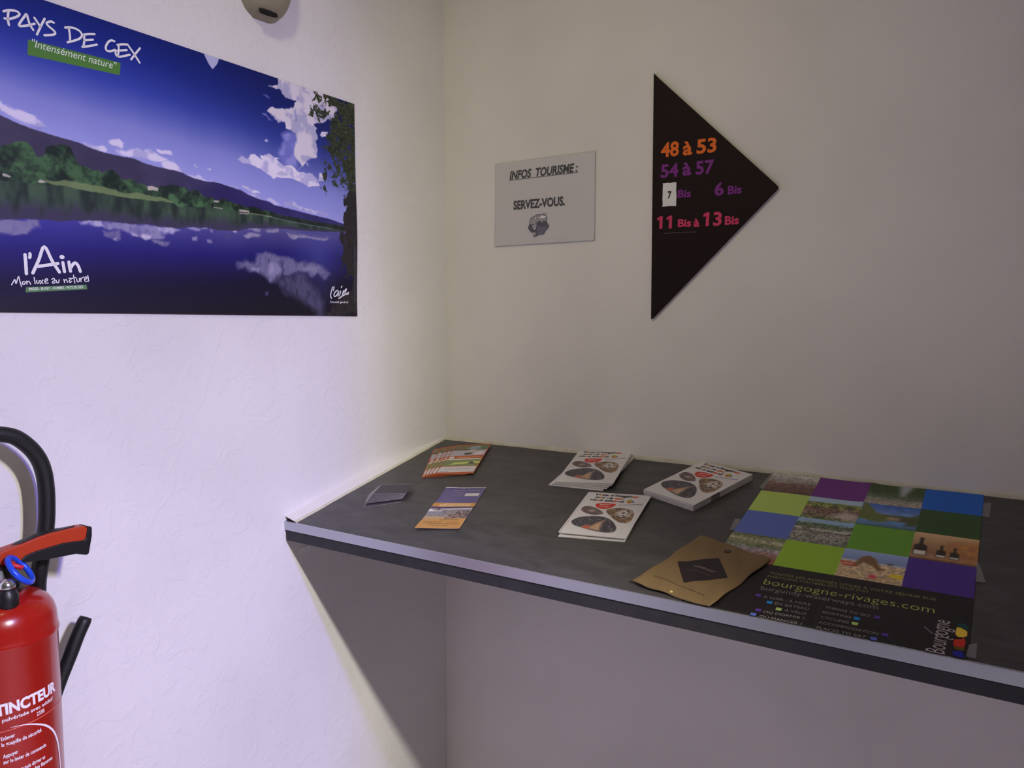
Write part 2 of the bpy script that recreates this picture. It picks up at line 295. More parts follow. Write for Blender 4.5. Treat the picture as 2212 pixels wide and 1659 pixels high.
DATA = {'ridge':[(788,3122),(859,3086),(1063,3021),(1313,2974),(1558,2944),(1854,2914),(2076,2895),(2246,2850),(2450,2816),(2645,2808),(2829,2797),(3065,2802),(3225,2763),(3439,2734),(3659,2729),(3712,2726),(3881,2729),(4052,2706),(4186,2659),(4344,2640),(4586,2621),(4752,2641),(4941,2625),(5155,2594),(5397,2565),(5553,2504),(5828,2448),(6088,2425),(6256,2370),(6629,2349),(7016,2317),(7418,2284),(7836,2259),(8301,2195),(8879,2126)],'trees':[(760,2513),(800,2585),(910,2632),(974,2683),(1049,2710),(1138,2751),(1250,2723),(1312,2668),(1348,2608),(1383,2520),(1490,2593),(1535,2710),(1631,2775),(1740,2810),(1864,2819),(1931,2784),(1969,2679),(2061,2528),(2218,2512),(2289,2481),(2362,2478),(2465,2452),(2527,2505),(2634,2545),(2739,2496),(2797,2387),(2892,2409),(3003,2434),(3113,2376),(3243,2350),(3373,2308),(3475,2354),(3579,2407),(3700,2407),(3795,2438),(3909,2463),(3985,2440),(4101,2449),(4186,2375),(4256,2403),(4376,2402),(4474,2329),(4638,2333),(4740,2276),(4889,2323),(5082,2321),(5233,2287),(5433,2257),(5776,2253),(6203,2220),(6374,2182),(6752,2177),(7279,2156),(7834,2145),(8300,2148),(8879,2126)],'shore':[(739,2045),(934,2075),(1222,2092),(1496,2120),(1848,2116),(2273,2093),(2677,2083),(2801,2078),(3533,2092),(3845,2106),(3914,2049),(4265,2084),(4735,2130),(5097,2124),(5542,2119),(6152,2114),(6496,2089),(7010,2067),(7690,2051),(8268,2047),(8877,2038)],'refl':[(711,1449),(784,1457),(1158,1505),(1497,1529),(1685,1516),(1965,1574),(2401,1615),(2705,1619),(2956,1616),(3349,1658),(3516,1630),(3864,1634),(4066,1667),(4250,1698),(4532,1710),(4822,1695),(5142,1710),(5391,1752),(5561,1807),(5865,1842),(6314,1888),(6784,1892),(7531,1932),(8280,1996),(8906,2027)],'clouds':[([(6477,3891),(6605,3998),(6882,4054),(6984,3795),(6910,3453),(6884,3284),(6542,3243),(6420,3335),(6382,3441),(6343,3530),(6428,3625),(6536,3774)],(150,150,222),60,30),([(6387,5143),(6362,4963),(6197,4850),(6421,4867),(6562,4758),(6793,4749),(6943,4752),(6866,4669),(6830,4515),(6787,4497),(6724,4523),(6575,4457),(6430,4464),(6256,4432),(6132,4310),(6201,4262),(6342,4246),(6381,4175),(6547,4178),(6585,4058),(6754,4077),(6839,4029),(6855,3836),(6806,3598),(6888,3449),(7060,3330),(6926,3225),(7083,3350),(7129,3441),(7288,3535),(7493,3588),(7531,3730),(7499,3860),(7456,3952),(7538,4036),(7528,4118),(7484,4193),(7532,4287),(7419,4314),(7488,4362),(7744,4450),(8031,4580),(8158,4884),(7925,5172)],(232,222,235),14,34),([(6829,4482),(6916,4534),(6932,4293),(6867,4279)],(170,170,215),25,10),([(5304,3233),(5454,3275),(5566,3234),(5664,3344),(5781,3365),(5934,3283),(5898,3386),(5997,3388),(6118,3465),(6258,3419),(6381,3409),(6318,3349),(6439,3274),(6542,3235),(6734,3283),(6926,3208),(7190,3201),(7348,3235),(7482,3129),(7559,2962),(7228,2922),(7073,2983),(6834,3013),(6536,2999),(6245,2938),(6105,2996),(5928,3046),(5734,3108),(5544,3138),(5413,3161)],(240,230,250),12,26),([(6309,3044),(6435,3129),(6624,3143),(6622,3078),(6412,3020)],(195,192,225),25,15),([(7646,4226),(7857,4252),(7832,4162),(7666,4095),(7598,4149)],(232,224,244),10,14),([(6006,3703),(6066,3747),(6105,3691),(6024,3668)],(232,224,244),10,14),([(5416,2656),(5492,2683),(5586,2650),(5643,2612),(5739,2610),(5875,2574),(5641,2549),(5528,2611)],(232,224,244),10,14),([(7151,3437),(7207,3438),(7243,3360),(7183,3384)],(232,224,244),10,14),([(7555,3277),(7647,3240),(7714,3131),(7504,3082)],(232,224,244),10,14),([(6608,4143),(6757,4158),(6733,4072),(6585,4058)],(232,224,244),10,14),([(5962,4225),(6061,4271),(6139,4202),(6239,4176),(6158,4159),(6080,4220)],(150,150,215),20,14),([(6003,4647),(6073,4664),(6191,4622),(6130,4599)],(110,115,190),20,10),([(4293,2908),(4353,2918),(4402,2866),(4321,2852)],(208,202,238),14,16),([(4594,2872),(4687,2878),(4675,2841),(4603,2838)],(208,202,238),14,16),([(4130,2718),(4306,2683),(4386,2716),(4485,2662),(4606,2619),(4343,2605)],(208,202,238),14,16),([(5994,2479),(6115,2505),(6454,2386),(6256,2370)],(208,202,238),14,16),([(6506,2470),(6609,2522),(6787,2516),(6888,2441),(7178,2417),(7286,2440),(7393,2382),(7614,2409),(7839,2353),(7668,2312),(7176,2336),(6706,2378),(6555,2418)],(208,202,238),14,16),([(5531,2538),(5784,2536),(5887,2446),(5667,2473)],(208,202,238),14,16),([(5112,2606),(5200,2627),(5309,2589),(5155,2576)],(208,202,238),14,16),([(4649,2661),(4691,2676),(4731,2638),(4648,2626)],(208,202,238),14,16),([(866,3242),(933,3129),(1226,3022),(1429,2985),(1564,3067),(1359,3157),(1110,3233)],(185,180,235),40,16),([(797,3303),(868,3294),(902,3251),(986,3218),(1109,3227),(1222,3226),(1335,3192),(1396,3125),(1551,3071),(1510,3035),(1379,3028),(1227,3049),(1042,3101),(921,3139),(790,3161)],(228,220,246),18,16),([(2133,2906),(2249,2914),(2350,2890),(2484,2937),(2558,2901),(2540,2833),(2420,2818),(2246,2843)],(228,220,246),18,16),([(2593,3038),(2671,3089),(2795,3121),(2885,3050),(2834,2945),(2681,2953),(2607,2997)],(228,220,246),18,16),([(2694,2897),(2912,2923),(3137,2987),(3233,2967),(3350,3034),(3482,2982),(3734,2904),(3698,2867),(3476,2821),(3294,2842),(3131,2836),(2830,2820),(2723,2851)],(228,220,246),18,16),([(3502,3077),(3654,3060),(3809,3057),(3842,2993),(3686,2988),(3533,3007)],(228,220,246),18,16),([(3595,2834),(3733,2873),(3907,2840),(4027,2719),(3867,2716),(3608,2744)],(228,220,246),18,16),([(4584,5093),(4947,5109),(4864,4924),(4784,4838),(4673,4946)],(190,190,230),8,10)],'rclouds':[([(711,1429),(1158,1498),(1376,1475),(1385,1381),(1187,1293),(996,1248),(847,1247),(703,1259)],(135,130,170),26,22),([(2446,1620),(2956,1616),(3431,1605),(3648,1487),(3612,1437),(3238,1356),(3077,1417),(2934,1449),(2762,1492),(2457,1505)],(150,145,185),26,22),([(2021,1559),(2253,1606),(2401,1615),(2457,1527),(2337,1500),(2221,1538),(2048,1527)],(188,180,215),26,22),([(2439,1445),(2731,1489),(2756,1328),(2646,1296),(2465,1345)],(118,112,160),26,22),([(3160,1471),(3276,1490),(3358,1444),(3339,1388),(3238,1359),(3142,1408)],(215,205,230),26,22),([(2950,1466),(3062,1461),(3077,1425),(2965,1425)],(210,200,228),26,22),([(3431,1605),(3953,1643),(3790,1532),(3598,1529),(3497,1558)],(190,182,218),26,22),([(3355,1382),(3732,1385),(3694,1303),(3419,1287)],(125,120,160),26,22),([(2617,1337),(2679,1343),(2669,1298),(2623,1301)],(200,190,215),26,22),([(4102,1674),(4324,1697),(4398,1672),(4340,1631),(4174,1646)],(165,158,198),22,18),([(4418,1710),(4551,1721),(4540,1683),(4436,1676)],(185,178,208),22,18),([(4608,1702),(4685,1693),(4673,1642),(4626,1654)],(160,150,185),22,18),([(5153,1718),(5245,1724),(5244,1690),(5172,1683)],(215,208,225),22,18),([(5518,1786),(5647,1816),(5864,1830),(5840,1748),(5688,1751)],(158,152,180),22,18),([(5409,1663),(5558,1703),(5861,1715),(5838,1669),(5576,1592),(5471,1617)],(155,150,178),22,18),([(5974,1832),(6337,1878),(6358,1808),(6220,1782),(6040,1776)],(145,140,168),22,18),([(6544,1799),(6758,1819),(7099,1834),(7223,1780),(7502,1796),(7790,1813),(7815,1757),(7527,1750),(7147,1754),(6901,1750),(6755,1690),(6636,1725)],(160,155,180),22,18),([(6383,1873),(6783,1877),(7274,1832),(8059,1867),(7789,1784),(7148,1801),(6662,1810)],(100,98,150),22,18),([(4205,1483),(4317,1502),(4305,1423),(4212,1419)],(165,158,195),22,18),([(4524,1485),(4640,1498),(4657,1430),(4551,1421)],(140,132,175),22,18),([(4957,1594),(5098,1608),(5076,1546),(4976,1546)],(85,78,130),22,18),([(5223,1021),(5455,1105),(5714,1157),(5761,1301),(6072,1343),(6413,1278),(6766,1192),(7412,1216),(7618,1171),(7851,971),(7662,825),(7509,953),(7328,905),(7004,964),(6686,909),(6402,876),(6100,716),(5836,864),(5576,868),(5452,983)],(118,114,152),55,40),([(6285,834),(7003,945),(7348,677),(7625,358),(7618,27),(7385,63),(6988,342),(6462,494)],(84,80,112),110,40),([(6067,1145),(6247,1121),(6406,1004),(6194,829),(6078,733),(6061,930)],(158,150,185),50,22),([(5580,1008),(5840,989),(5815,899),(5619,888)],(150,144,175),35,22),([(6908,1052),(7257,1130),(7513,1126),(7380,946),(7254,997),(7005,1020)],(140,135,168),45,22),([(5936,494),(6026,497),(6024,416),(5945,423)],(75,70,110),20,8)],'treecore':[(7901,5166),(8116,5167),(8761,5146),(9030,2913),(8718,2945),(8366,3071),(8325,3524),(7891,3624),(7873,3879),(7904,4228),(8030,4511),(8156,4780),(7918,4863)],'treefringe':[(7304,5119),(7621,5148),(8761,5146),(9032,2988),(8362,2896),(7756,2914),(7526,3051),(7602,3318),(7700,3539),(7776,3775),(7664,4010),(7791,4426),(7489,4396),(7313,4591),(7296,4786),(7457,4957)],'trunk':[(8993,3206),(8788,3090),(8618,3001),(8434,2869),(8384,2608),(8334,2347),(8298,2067),(8192,1950),(8226,2040),(8248,1766),(8413,1681),(8298,1532),(8103,1419),(8235,1171),(8483,985),(8596,930),(8560,584),(7919,405),(7617,-12),(9016,-1)],'lime':[(1498,2161),(1852,2228),(2134,2229),(2352,2219),(2651,2204),(2805,2182),(3204,2193),(3536,2177),(3846,2141),(3845,2106),(3534,2100),(2801,2078),(2677,2083),(2273,2093),(1848,2116),(1523,2130)],'house':[[(3300,2343),(3392,2364),(3526,2346),(3515,2282),(3423,2292),(3322,2270)],[(1366,2141),(1420,2176),(1524,2144),(1404,2122)],[(841,2185),(890,2186),(974,2153),(949,2136),(852,2141)],[(5329,2174),(5566,2172),(5576,2141),(5451,2130),(5328,2134)],[(4729,2275),(4845,2281),(4833,2249),(4728,2243)],[(4715,2143),(4926,2145),(4925,2130),(4714,2129)],[(5542,2137),(6164,2127),(6164,2112),(5541,2115)],[(5339,2113),(5564,2116),(5552,2090),(5338,2080)]],'title':[[(976,4701),(1020,4728),(1080,4751),(1154,4767),(1203,4752),(1209,4728),(1170,4682),(1104,4638),(1044,4606),(987,4597)],[(1050,4733),(1039,4663),(1035,4590),(1045,4516)],[(1410,4552),(1362,4621),(1336,4707),(1318,4769),(1275,4708),(1221,4618),(1194,4553),(1249,4563),(1341,4604),(1435,4658)],[(1437,4750),(1483,4691),(1519,4639)],[(1596,4787),(1550,4691),(1505,4592),(1464,4497)],[(1738,4769),(1707,4777),(1658,4757),(1623,4722),(1655,4686),(1712,4656),(1750,4625),(1749,4592),(1692,4559),(1580,4520)],[(1921,4748),(2015,4780),(2104,4783),(2176,4755),(2197,4701),(2154,4639),(2062,4578),(1952,4518)],[(1981,4761),(1994,4656),(1994,4547)],[(2226,4726),(2319,4764),(2418,4793)],[(2228,4633),(2385,4690)],[(2197,4516),(2322,4566),(2452,4629)],[(2237,4730),(2233,4629),(2218,4530)],[(2768,4779),(2714,4778),(2658,4733),(2613,4651),(2610,4594),(2652,4574),(2713,4595),(2781,4634),(2782,4574),(2802,4540),(2850,4536),(2945,4577),(3047,4626)],[(2821,4733),(2915,4768),(3016,4794)],[(2817,4630),(2993,4692)],[(2842,4741),(2842,4638),(2820,4539)],[(3033,4772),(3124,4672),(3232,4539)],[(3247,4799),(3163,4683),(3069,4551)]],'ain':[[(1122,931),(1128,779),(1130,627)],[(1230,643),(1332,864),(1428,1087),(1541,864),(1654,681)],[(1313,755),(1474,787),(1635,823)],[(1717,843),(1729,759),(1738,694)],[(1817,859),(1828,765),(1839,706)],[(1846,766),(1886,828),(1924,851),(1960,825),(1987,767),(2004,712)]],'ainv':[[(1198,954),(1200,926),(1192,890)],[(1699,935),(1715,935)]],'mon':[[(898,436),(926,483),(951,526),(965,456),(987,517),(1011,576),(1026,498),(1047,414)],[(1096,497),(1072,493),(1061,468),(1077,451),(1101,462),(1105,487),(1092,499)],[(1127,506),(1132,456)],[(1133,485),(1153,504),(1169,497),(1188,459)],[(1247,572),(1252,522),(1258,470)],[(1283,524),(1285,488),(1298,476),(1319,490),(1324,522)],[(1341,525),(1364,499),(1381,476)],[(1383,536),(1361,506),(1339,470)],[(1413,508),(1449,528),(1457,550),(1440,560),(1418,541),(1410,508),(1423,486),(1465,490)],[(1524,550),(1546,569),(1567,563),(1573,537),(1544,521),(1532,501),(1549,487),(1575,505)],[(1596,539),(1600,509),(1618,499),(1638,515),(1643,555)],[(1721,563),(1732,509)],[(1731,541),(1754,561),(1768,554),(1779,516)],[(1806,582),(1832,588),(1840,568),(1815,549),(1808,526),(1829,518),(1850,535)],[(1885,643),(1894,575),(1904,510)],[(1854,586),(1928,605)],[(1936,584),(1942,543),(1959,531),(1982,549),(1984,593)],[(2004,594),(2009,535)],[(2008,569),(2033,608),(2060,617)],[(2071,572),(2108,593),(2113,619),(2091,622),(2072,595),(2073,557),(2095,543),(2126,552)],[(2130,651),(2138,602),(2143,549)]],'sig':[[(7911,680),(7863,560),(7840,471),(7871,413)],[(7957,686),(7937,602)],[(8072,607),(7990,565),(7947,484),(8001,462),(8071,528),(8113,599),(8078,469)],[(8174,591),(8133,480)],[(8192,681),(8215,708)],[(8265,604),(8215,483),(8278,575),(8370,658),(8305,515),(8432,570)],[(8432,535),(8291,505),(8104,414)]],'gband':[(1326,4380),(2871,4438),(2850,4218),(1305,4133)],'gtext':[(1383,4282),(2798,4297)],'sband':[(1115,406),(2104,490),(2116,411),(1111,324)],'stext':[(1160,358),(2048,428)],'cg':[(7823,304),(8413,313)],'cred':[(8645,1700),(8618,312)],'a4':{'corners':[(1686,16054),(4596,16074),(4583,18204),(1604,18180)],'t1':[(2131,17751),(4125,17751)],'ul':[(2127,17718),(4135,17721)],'t2':[(2256,16974),(3768,16971)]},'clip':[([(2760,16668),(2793,16708),(2851,16739),(2901,16757),(2942,16782),(2999,16791),(3065,16780),(3114,16793),(3171,16779),(3229,16754),(3261,16710),(3262,16662),(3246,16600),(3148,16593),(2984,16590),(2902,16560),(2760,16549)],(120,118,120)),([(2901,16743),(2934,16740),(2926,16671),(2901,16672)],(175,170,172)),([(3025,16720),(3082,16737),(3106,16777),(3147,16753),(3221,16734),(3213,16700),(3148,16690),(3049,16697)],(190,186,188)),([(2723,16502),(2760,16556),(2835,16544),(2935,16516),(2984,16590),(3066,16619),(3189,16611),(3246,16593),(3295,16534),(3320,16484),(3288,16424),(3231,16379),(3199,16318),(3150,16283),(3052,16292),(3002,16267),(2953,16256),(2903,16350),(2836,16347),(2761,16408),(2723,16459)],(52,48,62)),([(2976,16492),(3304,16475),(3280,16424),(3231,16379),(3199,16318),(3150,16290),(3052,16299),(3002,16274),(2961,16269),(2977,16380)],(74,72,88)),([(2835,16579),(2901,16595),(2951,16571),(2968,16528),(2935,16474),(2944,16446),(2911,16420),(2869,16429),(2852,16479),(2827,16523)],(165,160,165)),([(2869,16485),(2910,16497),(2919,16468),(2886,16463)],(80,76,84)),([(2835,16572),(2856,16577),(2860,16556),(2839,16554)],(80,76,84)),([(2902,16581),(2922,16580),(2922,16559),(2902,16560)],(80,76,84)),([(2870,16366),(2894,16364),(2899,16301),(2870,16310)],(165,160,165)),([(2919,16363),(2940,16355),(2936,16292),(2916,16300)],(165,160,165)),([(2845,16262),(2870,16289),(2945,16270),(2945,16235),(2903,16230)],(90,84,92)),([(3074,16626),(3115,16658),(3164,16620),(3148,16593),(3116,16567),(3091,16597)],(150,146,152)),([(3167,16828),(3183,16827),(3184,16785),(3167,16786)],(110,106,112)),([(3228,16823),(3243,16822),(3243,16774),(3228,16778)],(110,106,112)),([(3184,16795),(3228,16792),(3228,16782),(3184,16785)],(110,106,112))],'arrow':[('48',(6296,17841),(6726,17835),87,0),('à',(6818,17828),(7037,17824),55,0),('53',(7138,17823),(7589,17822),84,0),('54',(6297,17379),(6724,17372),80,1),('à',(6817,17377),(7029,17380),52,1),('57',(7127,17367),(7547,17366),80,1),('Bis',(6716,16894),(7025,16882),48,1),('6',(7570,16864),(7776,16870),76,1),('Bis',(7863,16873),(8164,16870),48,1),('11',(6241,16232),(6591,16228),76,2),('Bis',(6733,16237),(7046,16231),48,2),('à',(7101,16220),(7242,16218),40,2),('13',(7332,16226),(7740,16213),80,2),('Bis',(7813,16216),(8123,16216),50,2)],'p7':[(6362,16722),(6693,16714),(6679,17240),(6356,17246)],'p7t':[(6484,16896),(6574,16896)],'scr':[(6396,16109),(7154,16099)],'ct':[('TOUTES LES ADRESSES UTILES À VOTRE SÉJOUR SUR',(9991,4266),(12437,4208),0,0),('EVERYTHING YOU NEED FOR YOUR STAY',(9985,4372),(11522,4320),0,0),('bourgogne-rivages.com',(9982,4615),(12439,4572),0,1),('burgundy-waterways.com',(9986,4794),(11706,4751),0,2),('À VOIR / À FAIRE',(10089,5022),(10794,4997),0,2),('EN BATEAU',(10300,5148),(10795,5127),0,2),('À VÉLO',(10476,5285),(10787,5274),0,2),('OÙ DORMIR ?',(10199,5439),(10791,5406),0,2),('OÙ MANGER ?',(10174,5577),(10787,5565),0,2),('THINGS TO DO',(11002,4980),(11633,5000),0,2),('BOATING',(10998,5131),(11390,5136),0,2),('CYCLING',(10998,5280),(11386,5279),0,2),('ACCOMMODATION',(10998,5423),(11797,5419),0,2),('PLACES TO EAT',(10999,5574),(11662,5567),0,2)],'csq':[((10003,4978),0),((10215,5119),1),((10388,5258),2),((10114,5391),0),((10075,5532),3),((11726,4967),0),((11473,5103),1),((11469,5245),2),((11885,5376),0),((11759,5531),3)],'bgn':[(12639,5570),(12653,4715)],'logo':[([(12746,4750),(12789,4697),(12844,4729),(12880,4795),(12879,4866),(12817,4829),(12754,4819)],(20,70,70)),([(12739,4834),(12788,4832),(12847,4870),(12873,4903),(12875,5015),(12825,5070),(12761,5079),(12733,5013)],(225,190,60)),([(12665,5101),(12728,5067),(12789,5076),(12833,5075),(12792,5126),(12713,5150),(12671,5124)],(8,6,14)),([(12733,5150),(12792,5134),(12846,5079),(12867,5180),(12853,5310),(12791,5328),(12727,5313),(12721,5215)],(190,45,30)),([(12731,5319),(12792,5336),(12853,5310),(12862,5397),(12808,5411),(12732,5393)],(90,75,10)),([(12731,5443),(12788,5419),(12847,5419),(12874,5560),(12797,5568),(12734,5555)],(30,35,140))],'squig':[(12345,4984),(12387,5030),(12423,5068),(12443,5104),(12476,5100),(12517,5100),(12575,5094)],'shape':{},'tape':[[(12918,411),(13039,372),(13024,1034),(12916,1009)],[(12897,2741),(12953,2916),(13046,3436),(12916,3441)],[(12905,5227),(13001,5153),(13000,5527),(12887,5525)],[(8965,32),(8920,878),(9018,923),(9021,16)],[(8881,2437),(8921,2929),(8994,2904),(8997,2463)]],'bag':{'corners':[(7984,5352),(9409,5615),(9916,3807),(8509,3353)],'edge':[(7984,5352),(8218,5419),(8411,5497),(8774,5628),(9088,5660),(9409,5615),(9560,5238),(9732,4575),(9891,3955),(9916,3807),(9473,3651),(8996,3504),(8509,3353),(8416,3785),(8228,4420),(8116,4912)],'dia':[(8465,4457),(9091,4107),(9435,4718),(8812,5090)],'dot':[(9160,3836),(9227,3812)],'line':[(8277,5069),(9246,5348)],'txt':[(8747,4544),(9200,4640)],'txt2':[(8691,4650),(9146,4752)],'eye':[(8717,5417),(8648,5406)]},'fly':{'corners':[(2892,4963),(3823,4641),(3078,2621),(2215,2869)],'nick':[(2202,3020),(2266,2854)],'lines':{'o1':(3030,3562),'o2':(3072,3753),'p1':(3095,3851),'p2':(3224,4347),'b':(3372,4791)},'white':[(2912,3239),(3213,3125),(3125,2927),(2820,3062)]},'ora':{'top':[(1438,2269),(2333,1949),(1468,-85),(600,330)],'l1':[(1177,2482),(4,573)],'l2':[(1205,2412),(221,532)],'l3':[(1274,2379),(412,424)],'l4':[(1326,2339),(478,392)]},'fan':{'front':[(993,4413),(1654,3887)],'second':[(884,4193),(1574,3724)],'arc':[(775,4100),(718,3926),(672,3712),(689,3390),(906,3291),(1435,3214)],'tip':[(1285,3092),(1441,3129),(1587,3511),(1555,3681)]},'bk':{'t1':[(100,924),(824,915)],'t2':[(134,852),(588,851)],'t3':[(83,808),(628,786)],'red':[(236,676),(228,714),(292,739),(399,753),(532,742),(542,720),(518,660),(430,610),(343,605),(268,635)],'o1':[(57,549),(55,609),(99,640),(189,642),(282,609),(383,555),(439,507),(439,486),(359,455),(274,450),(172,476),(101,511)],'o2':[(463,554),(474,610),(563,641),(704,656),(816,631),(894,574),(920,501),(926,383),(888,326),(808,317),(689,366),(557,467)],'o3':[(58,243),(58,305),(125,370),(250,410),(402,428),(544,402),(658,341),(749,248),(789,181),(781,114),(699,86),(569,87),(434,107),(275,145),(142,181)],'leaf':[(675,824),(689,861),(727,878),(769,831),(757,788),(715,783)],'leaf2':[(758,841),(783,850),(798,806),(783,798)],'fu':[(610,700),(954,774)],'grat':[(300,684),(473,717)],'grat2':[(311,640),(452,658)],'cap':[(119,926),(78,974)]},'hb':[(-11978,10614),(-11892,10644),(-11774,10662),(-11669,10689),(-11556,10705),(-11423,10727),(-11211,10771),(-11037,10791),(-10633,10788),(-10531,10784),(-10438,10734),(-10453,10612),(-10495,10516),(-10547,10394),(-10668,10386),(-11106,10414),(-11444,10447),(-11558,10468),(-11701,10346),(-11789,10326),(-11907,10315),(-11989,10364)],'hg':[(-11493,10490),(-11433,10534),(-11298,10563),(-11074,10580),(-10861,10593),(-10551,10561),(-10516,10601),(-10487,10739),(-10504,10781),(-10415,10751),(-10418,10607),(-10480,10322),(-10523,10309),(-10679,10368),(-11117,10392),(-11471,10430)],'ht':[(-11560,10693),(-11423,10727),(-11211,10771),(-11037,10791),(-10633,10788)],'hose':[(-12147,11860),(-12109,12044),(-11995,12218),(-11822,12327),(-11648,12358),(-11471,12346),(-11259,12274),(-11062,12092),(-10932,11886),(-10862,11649),(-10838,11379),(-10841,11093),(-10863,10810),(-10924,10441),(-10980,10168),(-11026,9932),(-11056,9787)],'noz':[(-10836,7686),(-10663,8092),(-10505,8431),(-10352,8763),(-10200,9028)],'knob':[(-11847,10336),(-11853,10221),(-11863,9997)],'ringc':[(-11624,10421)]}
def mm(L): return [(a/1e4, b/1e4) for a, b in L]

# ------------------------------------------------------------------ the room
def plaster(name, color, s1, s2, grain):
    """rolled paint over uneven plaster: fine orange peel, ridges left by the filling knife, faint stains"""
    m = bpy.data.materials.new(name); m.use_nodes = True; nt = m.node_tree; b = nt.nodes['Principled BSDF']
    b.inputs['Roughness'].default_value = 0.75; b.inputs['Specular IOR Level'].default_value = 0.25
    tc = nt.nodes.new('ShaderNodeTexCoord')
    def noise(scale, detail, stretch=(1, 1, 1), dist=0.0):
        mp = nt.nodes.new('ShaderNodeMapping'); mp.inputs['Scale'].default_value = stretch
        nt.links.new(tc.outputs['Object'], mp.inputs['Vector'])
        n = nt.nodes.new('ShaderNodeTexNoise'); n.inputs['Scale'].default_value = scale; n.inputs['Detail'].default_value = detail
        n.inputs['Distortion'].default_value = dist
        nt.links.new(mp.outputs['Vector'], n.inputs['Vector']); return n
    n1 = noise(170, 3); n2 = noise(16, 6, (1, 1, 1), 1.6); n3 = noise(3, 3); n4 = noise(60, 2)
    def ramp(n, lo, hi):
        r_ = nt.nodes.new('ShaderNodeMapRange'); r_.inputs['From Min'].default_value = lo; r_.inputs['From Max'].default_value = hi
        nt.links.new(n.outputs['Fac'], r_.inputs['Value']); return r_
    def bump(src, strength, dist, prev=None):
        bp = nt.nodes.new('ShaderNodeBump'); bp.inputs['Strength'].default_value = strength; bp.inputs['Distance'].default_value = dist
        nt.links.new(src, bp.inputs['Height'])
        if prev: nt.links.new(prev.outputs['Normal'], bp.inputs['Normal'])
        return bp
    b1 = bump(n1.outputs['Fac'], grain, 0.0012)
    b2 = bump(ramp(n2, 0.56, 0.60).outputs['Result'], s1, 0.0006, b1)
    b3 = bump(n4.outputs['Fac'], s2, 0.0016, b2)
    nt.links.new(b3.outputs['Normal'], b.inputs['Normal'])
    mx = nt.nodes.new('ShaderNodeMix'); mx.data_type = 'RGBA'
    mx.inputs[6].default_value = lc(color); mx.inputs[7].default_value = lc([c*0.955 for c in color])
    r3 = ramp(n3, 0.4, 0.75); nt.links.new(r3.outputs['Result'], mx.inputs['Factor'])
    nt.links.new(mx.outputs[2], b.inputs['Base Color'])
    return m
WALL_L = plaster('rough_painted_plaster', (232, 228, 230), 0.55, 0.5, 0.42)
WALL_B = plaster('smooth_painted_plaster', (232, 226, 222), 0.0, 0.12, 0.12)
plain = mat('plain_paint', (196, 191, 184), 0.8, bump=(90, 0.15))
XW = -0.036            # the plaster bellies in behind the filler, so the wall sets back away from the corner
prof = [(XW*math.sin(math.pi/2*k/14), -0.31*k/14) for k in range(15)]+[(XW, -0.50), (XW, -3.2)]
H = 2.6
v = []; fc = []
for x, y in prof: v += [(x, y, 0), (x, y, H)]
for i in range(len(prof)-1): fc.append((2*i, 2*i+2, 2*i+3, 2*i+1))
n = len(v); v += [(-0.12, 0.0, 0), (-0.12, 0.0, H), (-0.12, -3.2, 0), (-0.12, -3.2, H)]
fc += [(n, n+1, n+3, n+2), (n-2, n-1, n+3, n+2)]
wl = obj('wall_left', v, fc, WALL_L)
for i in range(len(prof)-1): wl.data.polygons[i].use_smooth = True
tag(wl, 'white painted plaster wall with uneven lumpy surface, left of the corner', kind='structure')
tag(obj('wall_back', *box(-0.12, 3.4, 0.0, 0.10, 0, H), WALL_B), 'smooth painted wall behind the sloping shelf', kind='structure')
tag(obj('wall_right', *box(1.60, 1.70, -0.865, 0.0, 0, H), plain), 'short partition wall at the right end of the shelf', kind='structure')
tag(obj('floor', *box(-0.12, 3.4, -3.2, 0.1, -0.05, 0), mat('floor_tile', (162, 157, 148), 0.5, bump=(20, 0.1))), 'floor', kind='structure')
tag(obj('ceiling', *box(-0.12, 3.4, -3.2, 0.1, H, H+0.05), plain), 'ceiling', kind='structure')

# uneven filler beads in the joints between shelf and walls
random.seed(4)
bead_m = mat('cream_filler', (214, 208, 190), 0.8, bump=(140, 0.6, 5), vary=(28, 0.6, (188, 180, 156)))
def bead(name, n, fn):
    v = []; fc = []
    for i in range(n):
        v += fn(i/(n-1)); k = len(v)//n if i else 4
    for i in range(n-1):
        for j in range(3): a = i*4+j; fc.append((a, a+4, a+5, a+1))
    e = (n-1)*4; fc += [(e, e+1, e+2, e+3), (3, 2, 1, 0)]
    return obj(name, v, fc, bead_m, smooth=True)
def fb(t):
    x = 0.0+1.597*t; a = 0.0035+0.0016*vn1(t*60)+0.0022*vn1(t*9+3); hh = 0.010+0.003*vn1(t*14+8)+0.0015*vn1(t*70)
    return [T(x, a, -0.0006), T(x, a*0.8, 0.0012), (x, -0.0022, Z0+hh*0.6), (x, 0.001, Z0+hh)]
def vn1(t):
    return float(vnoise(np.array([t]), np.array([.37]), 5)[0])*2-1
def wx(y):
    for (xa, ya), (xb, yb) in zip(prof, prof[1:]):
        if yb <= y <= ya: return xa+(xb-xa)*(y-ya)/(yb-ya)
    return XW
def fl(t):
    s = 0.5568*t; y = -s*ct; w = wx(y); g = -w; e = 0.0005*vn1(t*50)+0.0015*vn1(t*9+3); h = 0.008+0.002*vn1(t*18+5)
    z = Z0-s*st
    return [T(e+0.001, s, -0.0006), T(e-0.0025-0.1*g, s, 0.0035), (w*0.45, y, z+h*0.75), (w-0.0008, y, z+h+g*0.10)]
tag(bead('trim_1', 240, fb), 'uneven cream filler along the back edge of the shelf', kind='structure')
t2 = bead('trim_2', 120, fl); t2.data.materials.append(WALL_L)
for p_ in t2.data.polygons:
    if p_.index < 119*3 and p_.index % 3 > 0: p_.material_index = 1
tag(t2, 'uneven cream filler along the left edge of the shelf', kind='structure')

